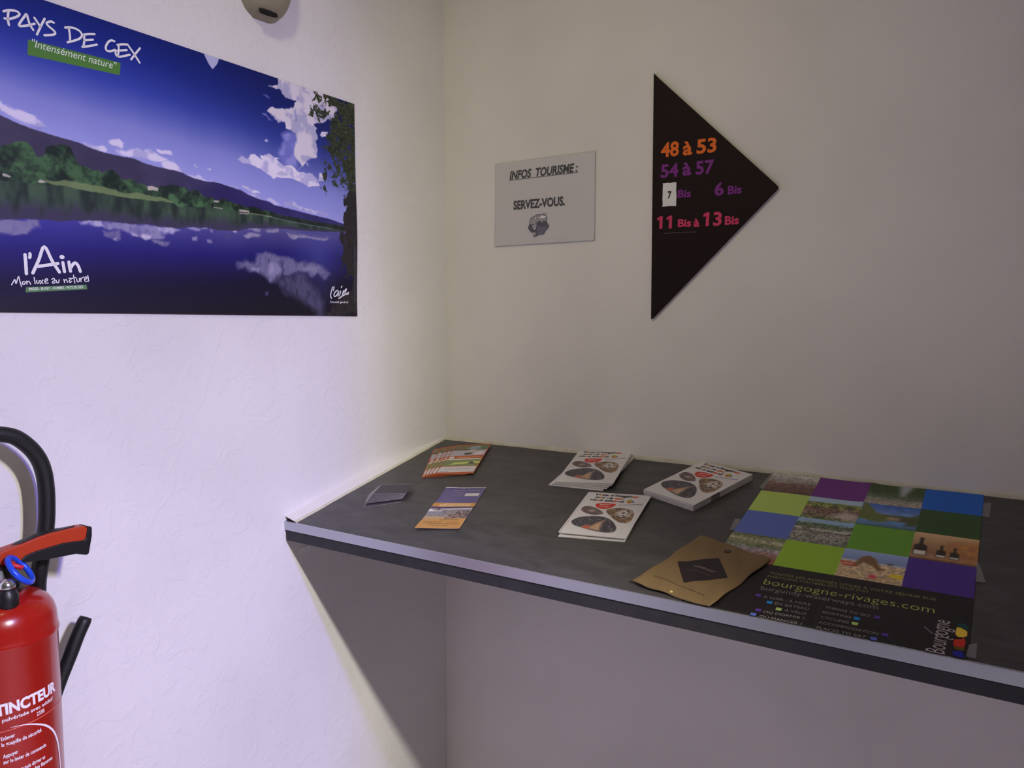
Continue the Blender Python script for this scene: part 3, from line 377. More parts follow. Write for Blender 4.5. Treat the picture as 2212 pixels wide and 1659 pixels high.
# ------------------------------------------------------------------ sloping shelf
def laminate():
    m = bpy.data.materials.new('slate_laminate'); m.use_nodes = True; nt = m.node_tree; b = nt.nodes['Principled BSDF']
    b.inputs['Roughness'].default_value = 0.42; b.inputs['Specular IOR Level'].default_value = 0.35
    tc = nt.nodes.new('ShaderNodeTexCoord'); mp = nt.nodes.new('ShaderNodeMapping'); mp.inputs['Scale'].default_value = (1, 2.6, 2.6)
    mp.inputs['Rotation'].default_value = (0, 0, 0.12)
    nt.links.new(tc.outputs['Object'], mp.inputs['Vector'])
    n = nt.nodes.new('ShaderNodeTexNoise'); n.inputs['Scale'].default_value = 13; n.inputs['Detail'].default_value = 12; n.inputs['Roughness'].default_value = 0.62
    n.inputs['Distortion'].default_value = 0.6
    nt.links.new(mp.outputs['Vector'], n.inputs['Vector'])
    cr = nt.nodes.new('ShaderNodeValToRGB'); e = cr.color_ramp.elements
    e[0].position = 0.30; e[0].color = lc((58, 56, 56)); e[1].position = 0.76; e[1].color = lc((84, 81, 81))
    nt.links.new(n.outputs['Fac'], cr.inputs['Fac']); nt.links.new(cr.outputs['Color'], b.inputs['Base Color'])
    bp = nt.nodes.new('ShaderNodeBump'); bp.inputs['Strength'].default_value = 0.12; bp.inputs['Distance'].default_value = 0.0006
    nt.links.new(n.outputs['Fac'], bp.inputs['Height']); nt.links.new(bp.outputs['Normal'], b.inputs['Normal'])
    return m
lam = laminate()
shelf = empty('display_shelf', T(0, D))
tag(shelf, 'sloping dark grey laminate display shelf with a metal front edge, fixed between the walls', 'shelf')
def child(o, p):
    o.parent = p; o.matrix_parent_inverse = Matrix.Translation(-Vector(p.location)); return o
X1 = 1.597
yF = -D*ct; zF = Z0-D*st
v, q = prism([(0.002, 0.0), (D-0.0012, 0.0), (D-0.0012, -0.034), (0.002, -0.034)], lambda s, h, x: T(x, s, h), -0.0015, X1)
v = [(-0.0352 if p[0] < 0.1 and p[1] < -0.3 else p[0], p[1], p[2]) for p in v]      # the left end follows the wall
child(obj('shelf_board', v, q, lam), shelf)
alu = mat('brushed_aluminium', (188, 190, 200), 0.34, 0.85, bump=(60, 0.05), spec=0.5)
# angled metal lip over the front edge
lipv, lipq = prism([(yF-0.0030, zF-0.0002), (yF+0.0004, zF+0.0004), (yF+0.0004, zF-0.0006), (yF-0.0010, zF-0.0010), (yF-0.0010, zF-0.0195), (yF-0.0030, zF-0.0200)], lambda y, z, x: (x, y, z), XW+0.001, X1)
child(bevel(obj('metal_edge_strip', lipv, lipq, alu), 0.0006), shelf)
fv, fq = prism([(yF-0.0008, zF-0.0212), (yF+0.012, zF-0.0212), (yF+0.012, zF-0.0440), (yF-0.0008, zF-0.0440)], lambda y, z, x: (x, y, z), XW+0.004, X1)
child(bevel(obj('front_fascia', fv, fq, mat('dark_fascia', (56, 54, 58), 0.55, bump=(45, 0.25, 6), vary=(30, 0.6, (42, 41, 46)), spec=.3)), 0.0008), shelf)
gv, gq = box(XW+0.004, X1, yF+0.0002, yF+0.010, zF-0.0215, zF-0.019)
child(obj('edge_gap', gv, gq, mat('black_gap', (12, 11, 12), 0.9)), shelf)
# small dab of white tape stuck on the wall beneath the shelf corner
tp = obj('white_tape', *join(box(XW+0.0002, XW+0.0010, -0.507, -0.472, 0.874, 0.888)), mat('white_tape', (240, 238, 238), 0.6))
tag(bevel(tp, 0.0003), 'short strip of white tape on the left wall just under the shelf corner', 'tape')

# ------------------------------------------------------------------ lake poster on the left wall
PW, PH, U0, V0, PX = 0.8728, 0.5085, -1.182, 1.4211, -0.0338
def lake(X, Y):
    x = X; y = Y
    w1 = (fbm(x, y, 55, 5, 11)-.5)*2.2; w2 = (fbm(x, y, 55, 5, 31)-.5)*2.2; cs = fbm(x, y, 48, 4, 41)
    rx, ry = zip(*[p for p in mm(DATA['ridge'])])
    o = np.argsort(rx); hill = np.interp(x, np.array(rx)[o], np.array(ry)[o])+0.0012*(fbm(x, y*0, 300, 2, 3)-.5)
    sx_, sy_ = zip(*mm(DATA['shore'])); o = np.argsort(sx_); shore = np.interp(x, np.array(sx_)[o], np.array(sy_)[o])
    tx, ty = zip(*mm(DATA['trees'])); o = np.argsort(tx); tree = np.interp(x, np.array(tx)[o], np.array(ty)[o])+0.008*(fbm(x, y, 130, 3, 8)-.5)*(x < .6)
    fx, fy = zip(*mm(DATA['refl'])); o = np.argsort(fx); refl = np.interp(x, np.array(fx)[o], np.array(fy)[o])+0.003*(fbm(x, y, 90, 3, 18)-.5)
    t = np.clip((y-hill)/(PH-hill), 0, 1)
    img = np.stack([np.interp(t, [0, .25, .55, .8, 1], [k[c] for k in ((162, 164, 230), (136, 140, 214), (58, 74, 176), (29, 46, 142), (20, 35, 118))]) for c in range(3)], -1)
    vig = np.clip((x-.30)/.5, 0, 1)*np.clip((t-.2)/.5, 0, 1)
    img = img*(1-0.30*vig[..., None])
    for poly, col, soft, nz in DATA['clouds']:
        P = mm(poly); k = nz/1e4*2.2
        img = mixc(img, pmask(x+w1*k, y+w2*k, P, soft/1e4*1.8)*0.97, np.array(col)*(1-.16*np.clip((cs-.48)/.15, 0, 1)[..., None]*np.array((1.2, 1.1, .5))))
    # hills
    shade = fbm(x, y, 26, 4, 77)
    hc = np.stack([np.interp(x, [0, .35, .6, .85], [k[c] for k in ((68, 62, 86), (66, 61, 90), (50, 44, 98), (60, 58, 116))]) for c in range(3)], -1)*(0.86+0.3*shade)[..., None]
    dark = pmask(x, y, [(.44, .245), (.50, .262), (.58, .235), (.66, .205), (.66, .196), (.56, .212), (.50, .222)], .02)
    hc = mixc(hc, dark*.6, (44, 34, 96))
    img = mixc(img, np.clip((hill-y)/.0012+.5, 0, 1), hc)
    # tree belt
    g1 = fbm(x, y, 55, 4, 21); g2 = fbm(x, y, 160, 3, 51)
    gg = np.clip((g1-.5)*2.6+(g2-.5)*1.2+.5, 0, 1); tc_ = np.stack([38+44*gg, 52+68*gg, 46+36*gg], -1)*np.interp(x, [0, .3, .4, .6], [.90, .86, .98, .66])[..., None]
    img = mixc(img, np.clip((tree-y)/.0018+.5, 0, 1)*(x < .86), tc_)
    img = mixc(img, pmask(x+w1*.004, y+w2*.004, mm(DATA['lime']), .0024)*.85, (124, 142, 96))
    # reflections
    wx_ = fbm(x*1.0, y*0.35, 70, 3, 91)
    below = np.clip((shore-y)/.0014+.5, 0, 1)
    ww = np.clip((wx_-.5)*2.6+.5, 0, 1); rc = np.stack([40+26*ww+8*g2, 50+38*ww+8*g2, 52+20*ww], -1)
    dd = np.clip((shore-y)/np.maximum(shore-refl, 1e-3), 0, 1)
    rc = mixc(rc, np.clip((dd-.45)*2.6+(wx_-.5)*1.6, 0, 1), (66, 62, 86))
    img = mixc(img, below, rc)
    img = mixc(img, np.clip((tree-y)/.002, 0, 1)*np.clip((y-shore)/.001, 0, 1)*(x > .62)*.5, (40, 40, 50))
    # water
    d = np.clip((refl-y)/np.maximum(refl, 1e-3), 0, 1)
    wc = np.stack([np.interp(d, [0, .35, .7, 1], [k[c] for k in ((66, 62, 156), (42, 37, 112), (35, 29, 62), (40, 35, 50))]) for c in range(3)], -1)
    wr = np.stack([np.interp(d, [0, .3, .6, 1], [k[c] for k in ((90, 86, 144), (35, 31, 106), (26, 22, 46), (30, 26, 34))]) for c in range(3)], -1)
    k = np.clip((x-.12)/.5, 0, 1)[..., None]; wc = wc*(1-k)+wr*k
    lite = pmask(x, y, [(.70, .20), (.80, .21), (.80, .12), (.76, .06), (.70, .12)], .09)
    wc = mixc(wc, lite*.55, (84, 84, 160))
    img = mixc(img, np.clip((refl-y)/.0022+.5, 0, 1), wc)
    for poly, col, soft, nz in DATA['rclouds']:
        P = mm(poly); k = nz/1e4*2.4
        img = mixc(img, pmask(x+w1*k*.6, y+w2*k, P, soft/1e4*1.7)*np.clip(.35+1.2*fbm(x*2.2, y, 60, 3, 45), .4, 1)*np.clip((refl-y)/.001+1, 0, 1), np.array(col)*.98)
    for k, P in enumerate(DATA['house']):
        img = mixc(img, pmask(x, y, mm(P), .0016)*(.8 if k < 6 else .55), (222, 208, 198) if k != 6 else (200, 206, 160))
    lx = np.clip((shore-y)/.001+.5, 0, 1)*np.clip((y-shore+.0022)/.001, 0, 1)*(x > .60)*(x < .79)
    img = mixc(img, lx*.6, (132, 136, 140))
    # overhanging tree at the right edge
    n1 = (fbm(x, y, 75, 4, 61)-.5)*1.7+.5; n2 = (fbm(x, y, 260, 3, 63)-.5)*1.5+.5
    fr = pmask(x, y, mm(DATA['treefringe']), .03); co = pmask(x, y, mm(DATA['treecore']), .03)
    m = np.clip(((n1*.7+n2*.3)-(.86-.34*fr-.30*co))/.05, 0, 1)*(fr > .02)
    fol = np.stack([34+40*n2, 38+46*n2, 34+26*n2], -1)
    img = mixc(img, m, fol)
    img = mixc(img, pmask(x+w1*.02, y+w2*.02, mm(DATA['trunk']), .004), np.stack([40+16*n2, 36+16*n2, 40+14*n2], -1))
    img = mixc(img, pmask(x, y, mm(DATA['gband']), .0012), (84, 132, 62))
    img = mixc(img, pmask(x, y, mm(DATA['sband']), .0012), (98, 140, 96))
    return img
def pz(X, Y):
    z = 0.0008+0.0012*np.exp(-((Y)/.02)**2)*(0.6+0.4*np.sin(X*14))+0.0035*np.exp(-((X-PW)/.012)**2)*np.exp(-((Y-.20)/.10)**2)
    z = z+0.0006*np.sin(X*9+1)*np.sin(Y*7)
    return z
pm = mat('poster_print', (200, 200, 200), 0.42, attr='print', spec=0.22, bump=(8, 0.10, 2))
ink = mat('printed_ink', (200, 200, 200), 0.55, attr='print', spec=0.25)
poster = empty('lake_poster', (PX, U0, V0), (math.pi/2, 0, math.pi/2))
tag(poster, 'large wall poster of a blue lake, sky and wooded hill on the left wall', 'poster')
sheet_obj('sheet', PW, PH, 850, 505, pz, lake, pm, poster)
pr = Print(); white = (238, 234, 240)
for s in DATA['title']: pr.stroke(mm(s), .0035, white)
for s in DATA['ain']: pr.stroke(mm(s), .0052, white)
a, b = DATA['ainv']; pr.stroke(mm(a), .0050, white); pr.stroke(mm(b), .0068, white)
for s in DATA['mon']: pr.stroke(mm(s), .0016, white)
for s in DATA['sig']: pr.stroke(mm(s), .0028, white)
g0, g1 = mm(DATA['gtext']); pr.text('"Intensément nature"', g0, g1, cap=.0120, shear=0.25, bold=0.0, col=(226, 236, 222))
g0, g1 = mm(DATA['stext']); pr.text('BRESSE - BUGEY - DOMBES - PAYS DE GEX', g0, g1, cap=.0042, bold=.02, col=(228, 236, 226))
g0, g1 = mm(DATA['cg']); pr.text('Conseil général', g0, g1, cap=.0046, bold=.01, col=white)
g0, g1 = mm(DATA['cred']); pr.poly([(g0[0]-.0006, g1[1]), (g0[0]+.0006, g1[1]), (g0[0]+.0006, g0[1]), (g0[0]-.0006, g0[1])], (110, 108, 112))
pr.build('lettering', ink, poster, lambda x, y, z: (x, y, float(pz(np.array(x), np.array(y)))+.0006+z))

# ------------------------------------------------------------------ notice on the back wall
a4 = DATA['a4']; c0, c1, c2, c3 = mm(a4['corners'])
ang = math.atan2(c1[1]-c0[1], c1[0]-c0[0])*.6
note = empty('paper_notice', (c0[0], -0.0012, c0[1]), (math.pi/2, 0, 0))
tag(note, 'white printed paper notice in a clear sleeve on the back wall, INFOS TOURISME', 'notice')
def nz(X, Y): return 0.0006+0.0014*(np.sin(X*40+.5)*.5+.5)*np.exp(-((Y-.02)/.03)**2)+.0005*np.sin(Y*28+X*9)
Wn, Hn = c1[0]-c0[0], c2[1]-c1[1]
def note_paint(X, Y):
    im = np.zeros(X.shape+(3,))+np.array((212, 206, 208)); return im
sheet_obj('sheet', Wn, Hn, 80, 60, nz, note_paint, mat('sleeved_paper', (200, 200, 200), 0.5, attr='print', spec=0.3, bump=(25, 0.3, 3)), note)
def nl(L): return [(a-c0[0], b-c0[1]) for a, b in mm(L)]
pr = Print(); bk = (26, 22, 30)
t0, t1 = nl(a4['t1']); pr.text('INFOS  TOURISME :', t0, t1, cap=.0195, shear=.22, bold=.038, col=bk)
t0, t1 = nl(a4['ul']); pr.poly([(t0[0], t0[1]), (t1[0], t1[1]), (t1[0], t1[1]+.0014), (t0[0], t0[1]+.0014)], bk)
t0, t1 = nl(a4['t2']); pr.text('SERVEZ-VOUS.', t0, t1, cap=.0205, bold=.040, col=bk)
for i, (L, col) in enumerate(DATA['clip']): pr.poly(nl(L), [min(255, k*1.28) for k in col], z=.00008*i)
for k in (0, 3):
    L = nl(DATA['clip'][k][0]); pr.stroke(L+[L[0]], .0010, (50, 46, 54), z=.0015)
pr.build('lettering', ink, note, lambda x, y, z: (x, y, float(nz(np.array(x), np.array(y)))+.0005+z))
gl = mat('clear_plastic', (225, 225, 228), 0.2, spec=0.6, alpha=0.10, bump=(12, 0.5, 2))
obj('plastic_sleeve', [(x*Wn*1.02-.003, y*Hn*1.03-.003, .0045+.0012*math.sin(x*23)*math.sin(y*17)) for y in np.linspace(0, 1, 12) for x in np.linspace(0, 1, 16)],
    [(j*16+i, j*16+i+1, j*16+i+17, j*16+i+16) for j in range(11) for i in range(15)], gl, note, smooth=True)

# ------------------------------------------------------------------ arrow sign
arrow = empty('arrow_sign', (0.6085, 0.0, 1.4144))
tag(arrow, 'dark brown triangular arrow sign pointing right with coloured room numbers', 'sign')
tri = [(0.0031, 0.0), (0.0, 0.560), (0.0100, 0.5490), (0.2800, 0.2845), (0.2845, 0.2785), (0.2815, 0.2735), (0.0120, 0.0080)]
v, q = prism(tri[::-1], lambda a, b, h: (a, -h, b), 0.001, 0.009)
bevel(obj('sign_board', v, q, mat('dark_brown_board', (32, 19, 19), 0.6, bump=(220, 0.25), spec=0.15), arrow), 0.0012)
pr = Print(); PC = [(235, 110, 36), (126, 44, 136), (214, 62, 104)]
A0 = np.array((0.6085, 1.4144))
for t, a, b, cap, colr in DATA['arrow']:
    a = np.array(a)/1e4-A0; b = np.array(b)/1e4-A0
    if t[0] == '1': a = a+np.array((.005, 0))
    cc = {'à': {55: 84, 52: 80, 40: 50}.get(cap, 50)}.get(t, cap)
    pr.text(t, a, b, cap=cc*.000345, bold=.030, col=PC[colr])
    if t[0] == '1':          # the sign's ones carry a flag
        H1 = cc*.000345; bw = .0072
        for x0 in ([a[0], b[0]-bw] if t == '11' else [a[0]]):
            yb = a[1]+(b[1]-a[1])*(x0-a[0])/(b[0]-a[0]); pr.poly([(x0-.0055, yb+H1*.70), (x0+.001, yb+H1*.74), (x0+.001, yb+H1*1.02), (x0-.0055, yb+H1*.90)], PC[colr])
a, b = [np.array(k)/1e4-A0 for k in DATA['scr']]; pr.stroke([tuple(a), tuple((a+b)/2+(0, .0006)), tuple(b)], .0009, (110, 100, 104))
pr.build('lettering', ink, arrow, lambda x, y, z: (x, -.0093-z, y))
P7 = [tuple(np.array(k)/1e4-A0) for k in DATA['p7']]
rag = []
for i in range(4):
    a, b = np.array(P7[i]), np.array(P7[(i+1) % 4])
    for k in range(6): rag.append(tuple(a+(b-a)*k/6+np.array([random.uniform(-1, 1), random.uniform(-1, 1)])*.0007))
v, q = prism(rag, lambda a, b, h: (a, -h, b), .0094, .0100)
patch = obj('paper_patch', v, q, mat('plain_paper', (232, 228, 228), .7), arrow)
pr = Print(); a, b = [np.array(k)/1e4-A0 for k in DATA['p7t']]; pr.text('7', a, b, cap=.0150, bold=.03, col=(24, 20, 24))
pr.build('lettering', ink, patch, lambda x, y, z: (x, -.0103, y))
patch['label'] = 'white paper patch reading 7'

# ------------------------------------------------------------------ beige wall fixture at the top
fx = empty('wall_fixture', (XW, -0.581, 2.0385))
tag(fx, 'rounded beige plastic wall fixture with a dark slot underneath, above the poster', 'wall fixture')
v = []; fc = []; NU, NV = 40, 30
for j in range(NV):
    t = j/(NV-1)
    if t < .55: k = t/.55*math.pi/2; zz = 0.085*(1-math.cos(k)**1.0); ww = math.sin(k)**.62; 
    else: zz = 0.085+(t-.55)/.45*0.16; ww = 1.0
    for i in range(NU):
        a = math.pi*i/(NU-1)
        sx_ = math.copysign(abs(math.cos(a))**.8, math.cos(a)); sy_ = abs(math.sin(a))**.7
        v.append((0.062*ww*sy_, -0.060*ww*sx_, zz))
for j in range(NV-1):
    for i in range(NU-1): a = j*NU+i; fc.append((a, a+1, a+NU+1, a+NU))
fc.append(tuple((NV-1)*NU+i for i in range(NU)))
obj('housing', v, fc, mat('beige_plastic', (150, 140, 120), .5, bump=(40, .08)), fx, smooth=True)
sl = [(-.0235, .001), (-.018, .0050), (.002, .0062), (.019, .0045), (.0245, .0), (.018, -.0045), (.0, -.0058), (-.018, -.0040)]
v, q = prism(sl, lambda a, b, h: (b, a, h), -.0022, .0030)
so = obj('slot', v, q, mat('black_slot', (18, 14, 12), .9), fx)
so.location = (0.033, -0.008, 0.0052); so.rotation_euler = (math.radians(3), math.radians(-18), math.radians(-4))

# ------------------------------------------------------------------ fire extinguisher
EX, EY, ER = 0.070, -1.178, 0.075
ext = empty('fire_extinguisher', (EX, EY, 0.48))
tag(ext, 'red fire extinguisher with black hose hanging on the left wall', 'fire extinguisher')
def ec(o): return child(o, ext)
red = mat('red_enamel', (160, 20, 10), .25, spec=.45, coat=.35)
prof_ = [(.0, .480), (.060, .482), (.070, .490), (.0745, .505), (ER, .52), (ER, .936), (.0762, .9385), (.0768, .942), (.0762, .9455), (.0752, .948), (.0750, .956), (.0738, .968), (.0705, .979), (.0650, .988), (.0560, .9955), (.0440, 1.001), (.0320, 1.004), (.0250, 1.0055)]
v, q = lathe(prof_[1:], 96, (EX, EY)); ec(obj('cylinder', v, q, red, smooth=True))
blk = mat('black_plastic', (22, 21, 23), .42, bump=(260, .12))
rub = mat('black_rubber', (19, 19, 20), .5, bump=(300, .1))
v, q = lathe([(.026, 1.002), (.031, 1.004), (.031, 1.016), (.027, 1.020), (.024, 1.022), (.024, 1.040), (.020, 1.046)], 40, (EX, EY)); ec(obj('valve_body', v, q, blk, smooth=True))
hb = mm(DATA['hb']); v, q = prism(hb, lambda y, z, x: (x, y, z), .059, .081)
orr = mat('orange_red_plastic', (176, 54, 22), .4)
hd = ec(bevel(obj('handle', v, q, orr), .0022, 3))
v, q = prism(mm(DATA['hg']), lambda y, z, x: (x, y, z), .0575, .0828)
g_ = bevel(obj('lower_grip', v, q, blk), .0022, 3); g_.parent = hd
ht = mm(DATA['ht']); v, q = [], []
cp = catmull([(y, z) for y, z in ht], 5); nn_ = len(cp)
for i, (y, z) in enumerate(cp):
    wv = .0075*min(1, (i+1)/4, (nn_-i)/4)
    zt = z+.0012; v += [(.070-wv, y, zt-.0002), (.070, y, zt+.0006), (.070+wv, y, zt-.0002), (.070+wv, y, zt-.006), (.070-wv, y, zt-.006)]
for i in range(nn_-1):
    for j in range(5): a = i*5+j; b = i*5+(j+1) % 5; q.append((a, b, b+5, a+5))
q += [(4, 3, 2, 1, 0), tuple((nn_-1)*5+k for k in range(5))]
g_ = obj('grip_pad', v, q, blk); g_.parent = hd
# squeeze lever under the handle
v, q = prism([(-1.215, 1.036), (-1.150, 1.046), (-1.150, 1.036), (-1.215, 1.024)], lambda y, z, x: (x, y, z), .062, .078)
ec(bevel(obj('lever', v, q, orr), .002))
# blue safety ring and its red pin
rc = Vector((.098, -1.1590, 1.0385)); aa = Vector((0, .68, -.73)).normalized(); vd = (rc-Vector(CAM)).normalized(); pp = Vector((0, .73, .68)); bb = (0.34*pp.normalized()+0.94*vd).normalized(); bb = (bb-aa*bb.dot(aa)).normalized()
v, q = tube([rc+(math.cos(t)*aa+math.sin(t)*bb)*.0235 for t in np.linspace(0, 2*math.pi, 49)[:-1]], .0042, 14, True)
rg = ec(obj('safety_ring', v, q, mat('blue_plastic', (24, 74, 214), .35), smooth=True))
v, q = tube([(.072, -1.178, 1.052), (.088, -1.166, 1.046), (.099, -1.155, 1.041)], [.004, .0036, .003], 12); g_ = obj('pin', v, q, mat('red_plastic', (200, 30, 50), .4), smooth=True); g_.parent = rg
# pressure port with bright dome
kx, (ky, kz) = .115, (DATA['knob'][1][0]/1e4, DATA['knob'][1][1]/1e4)
v, q = lathe([(.0125, kz-.030), (.0145, kz-.026), (.0145, kz-.010), (.0110, kz-.004), (.0095, kz)], 32, (kx, ky)); pc = ec(obj('pressure_port', v, q, blk, smooth=True))
v, q = lathe([(.0108, kz-.001), (.0112, kz+.003), (.0100, kz+.008), (.0070, kz+.0115), (.0030, kz+.0133), (.0004, kz+.0136)], 32, (kx, ky)); g_ = obj('chrome_dome', v, q, mat('chrome', (225, 225, 228), .18, 1.0), smooth=True); g_.parent = pc
v, q = tube([(EX, EY, 1.014), (.095, -1.182, 1.010), (kx, ky, kz-.018)], [.014, .012, .011], 16); ec(obj('side_outlet', v, q, blk, smooth=True))
# hose: out of the valve on the far side, up over and down behind the cylinder
hp = [(.060, -1.200, 1.026), (.046, -1.226, 1.030), (.034, -1.238, 1.060), (.030, -1.240, 1.110), (.030, -1.230, 1.155)]+[(.030, a/1e4, b/1e4) for a, b in DATA['hose'][1:]][1:-2]+[(.024, -1.1000, .990), (.012, -1.0960, .955), (.000, -1.0935, .900), (-.006, -1.0940, .800), (-.008, -1.100, .700), (-.008, -1.12, .60)]
v, q = tube(catmull(hp, 5), .0122, 22); ec(obj('hose', v, q, rub, smooth=True))
nz_ = DATA['noz']; npth = [(.006, -1.098, .735)]+[(.012, a/1e4, b/1e4) for a, b in nz_]
v, q = tube(catmull(npth, 5), list(np.interp(np.linspace(0, 1, 26), [0, .3, .7, .93, .97, 1], [.009, .0100, .0115, .0112, .0110, .0095])), 22); ec(obj('nozzle', v, q, rub, smooth=True))
# printed label wrapped on the cylinder: a = degrees round, z = height
pr = Print(); wt = (238, 230, 240); RL = ER+.0004
def cy(a, z): return (math.radians(a)*ER, z)
pr.text('EXTINCTEUR', cy(-47, .8470), cy(37, .8520), cap=.0150, bold=.045, col=wt)
pr.text('Eau pulvérisée avec additif', cy(-36, .8372), cy(31, .8405), cap=.0052, bold=.02, col=wt)
pr.text('233B', cy(8.5, .8300), cy(18, .8305), cap=.0056, bold=.02, col=wt)
pr.stroke([cy(-60, .8205), cy(-28, .8235), cy(8, .8250), cy(42, .8275), cy(60, .8270)], .0011, (230, 120, 110))
sw = catmull([cy(-18, .8275), cy(-5, .8250), cy(8, .8180), cy(20, .8075), cy(30, .7920), cy(36, .7740), cy(39, .7550), cy(41, .7200), cy(42, .6700), cy(42, .62)], 4)
for i in range(len(sw)-1):
    w_ = np.interp(i/len(sw), [0, .3, .55, 1], [.0006, .0028, .0036, .0020]); pr.stroke([tuple(sw[i]), tuple(sw[i+1])], float(w_), wt)
rows = [('Enlever', -27, -14, .8105), ('la goupille de sécurité', -27, 13, .8020), ('Appuyer', -26, -12, .7845), ('sur le levier de commande', -26, 18, .7758), ('Percuter puis diriger et', -22, 16, .7585), ('viser la base des flammes', -22, 26, .7500), ('Ne pas utiliser sous tension', -27, 24, .7300)]
for t, a0, a1, z in rows: pr.text(t, cy(a0, z), cy(a1, z+.0018), cap=.0056, bold=.02, col=wt)
for k, z in enumerate((.806, .780, .754)):
    cx_, cz_ = cy(-36, z); pr.poly([(cx_+.005*math.cos(t), cz_+.005*math.sin(t)) for t in np.linspace(0, 2*math.pi, 17)[:-1]], wt)
ec(pr.build('lettering', ink, ext, lambda x, y, z: (EX+RL*math.cos(x/ER), EY+RL*math.sin(x/ER), y)))
v, q = prism([(-1.225, .93), (-1.131, .93), (-1.131, .955), (-1.225, .955)], lambda y, z, x: (x, y, z), XW+.0005, -.0045); ec(bevel(obj('wall_bracket', v, q, mat('bracket_steel', (90, 90, 92), .4, .8)), .001))

# ------------------------------------------------------------------ prints lying on the shelf
card = mat('card_print', (200, 200, 200), .38, attr='print', spec=.35)
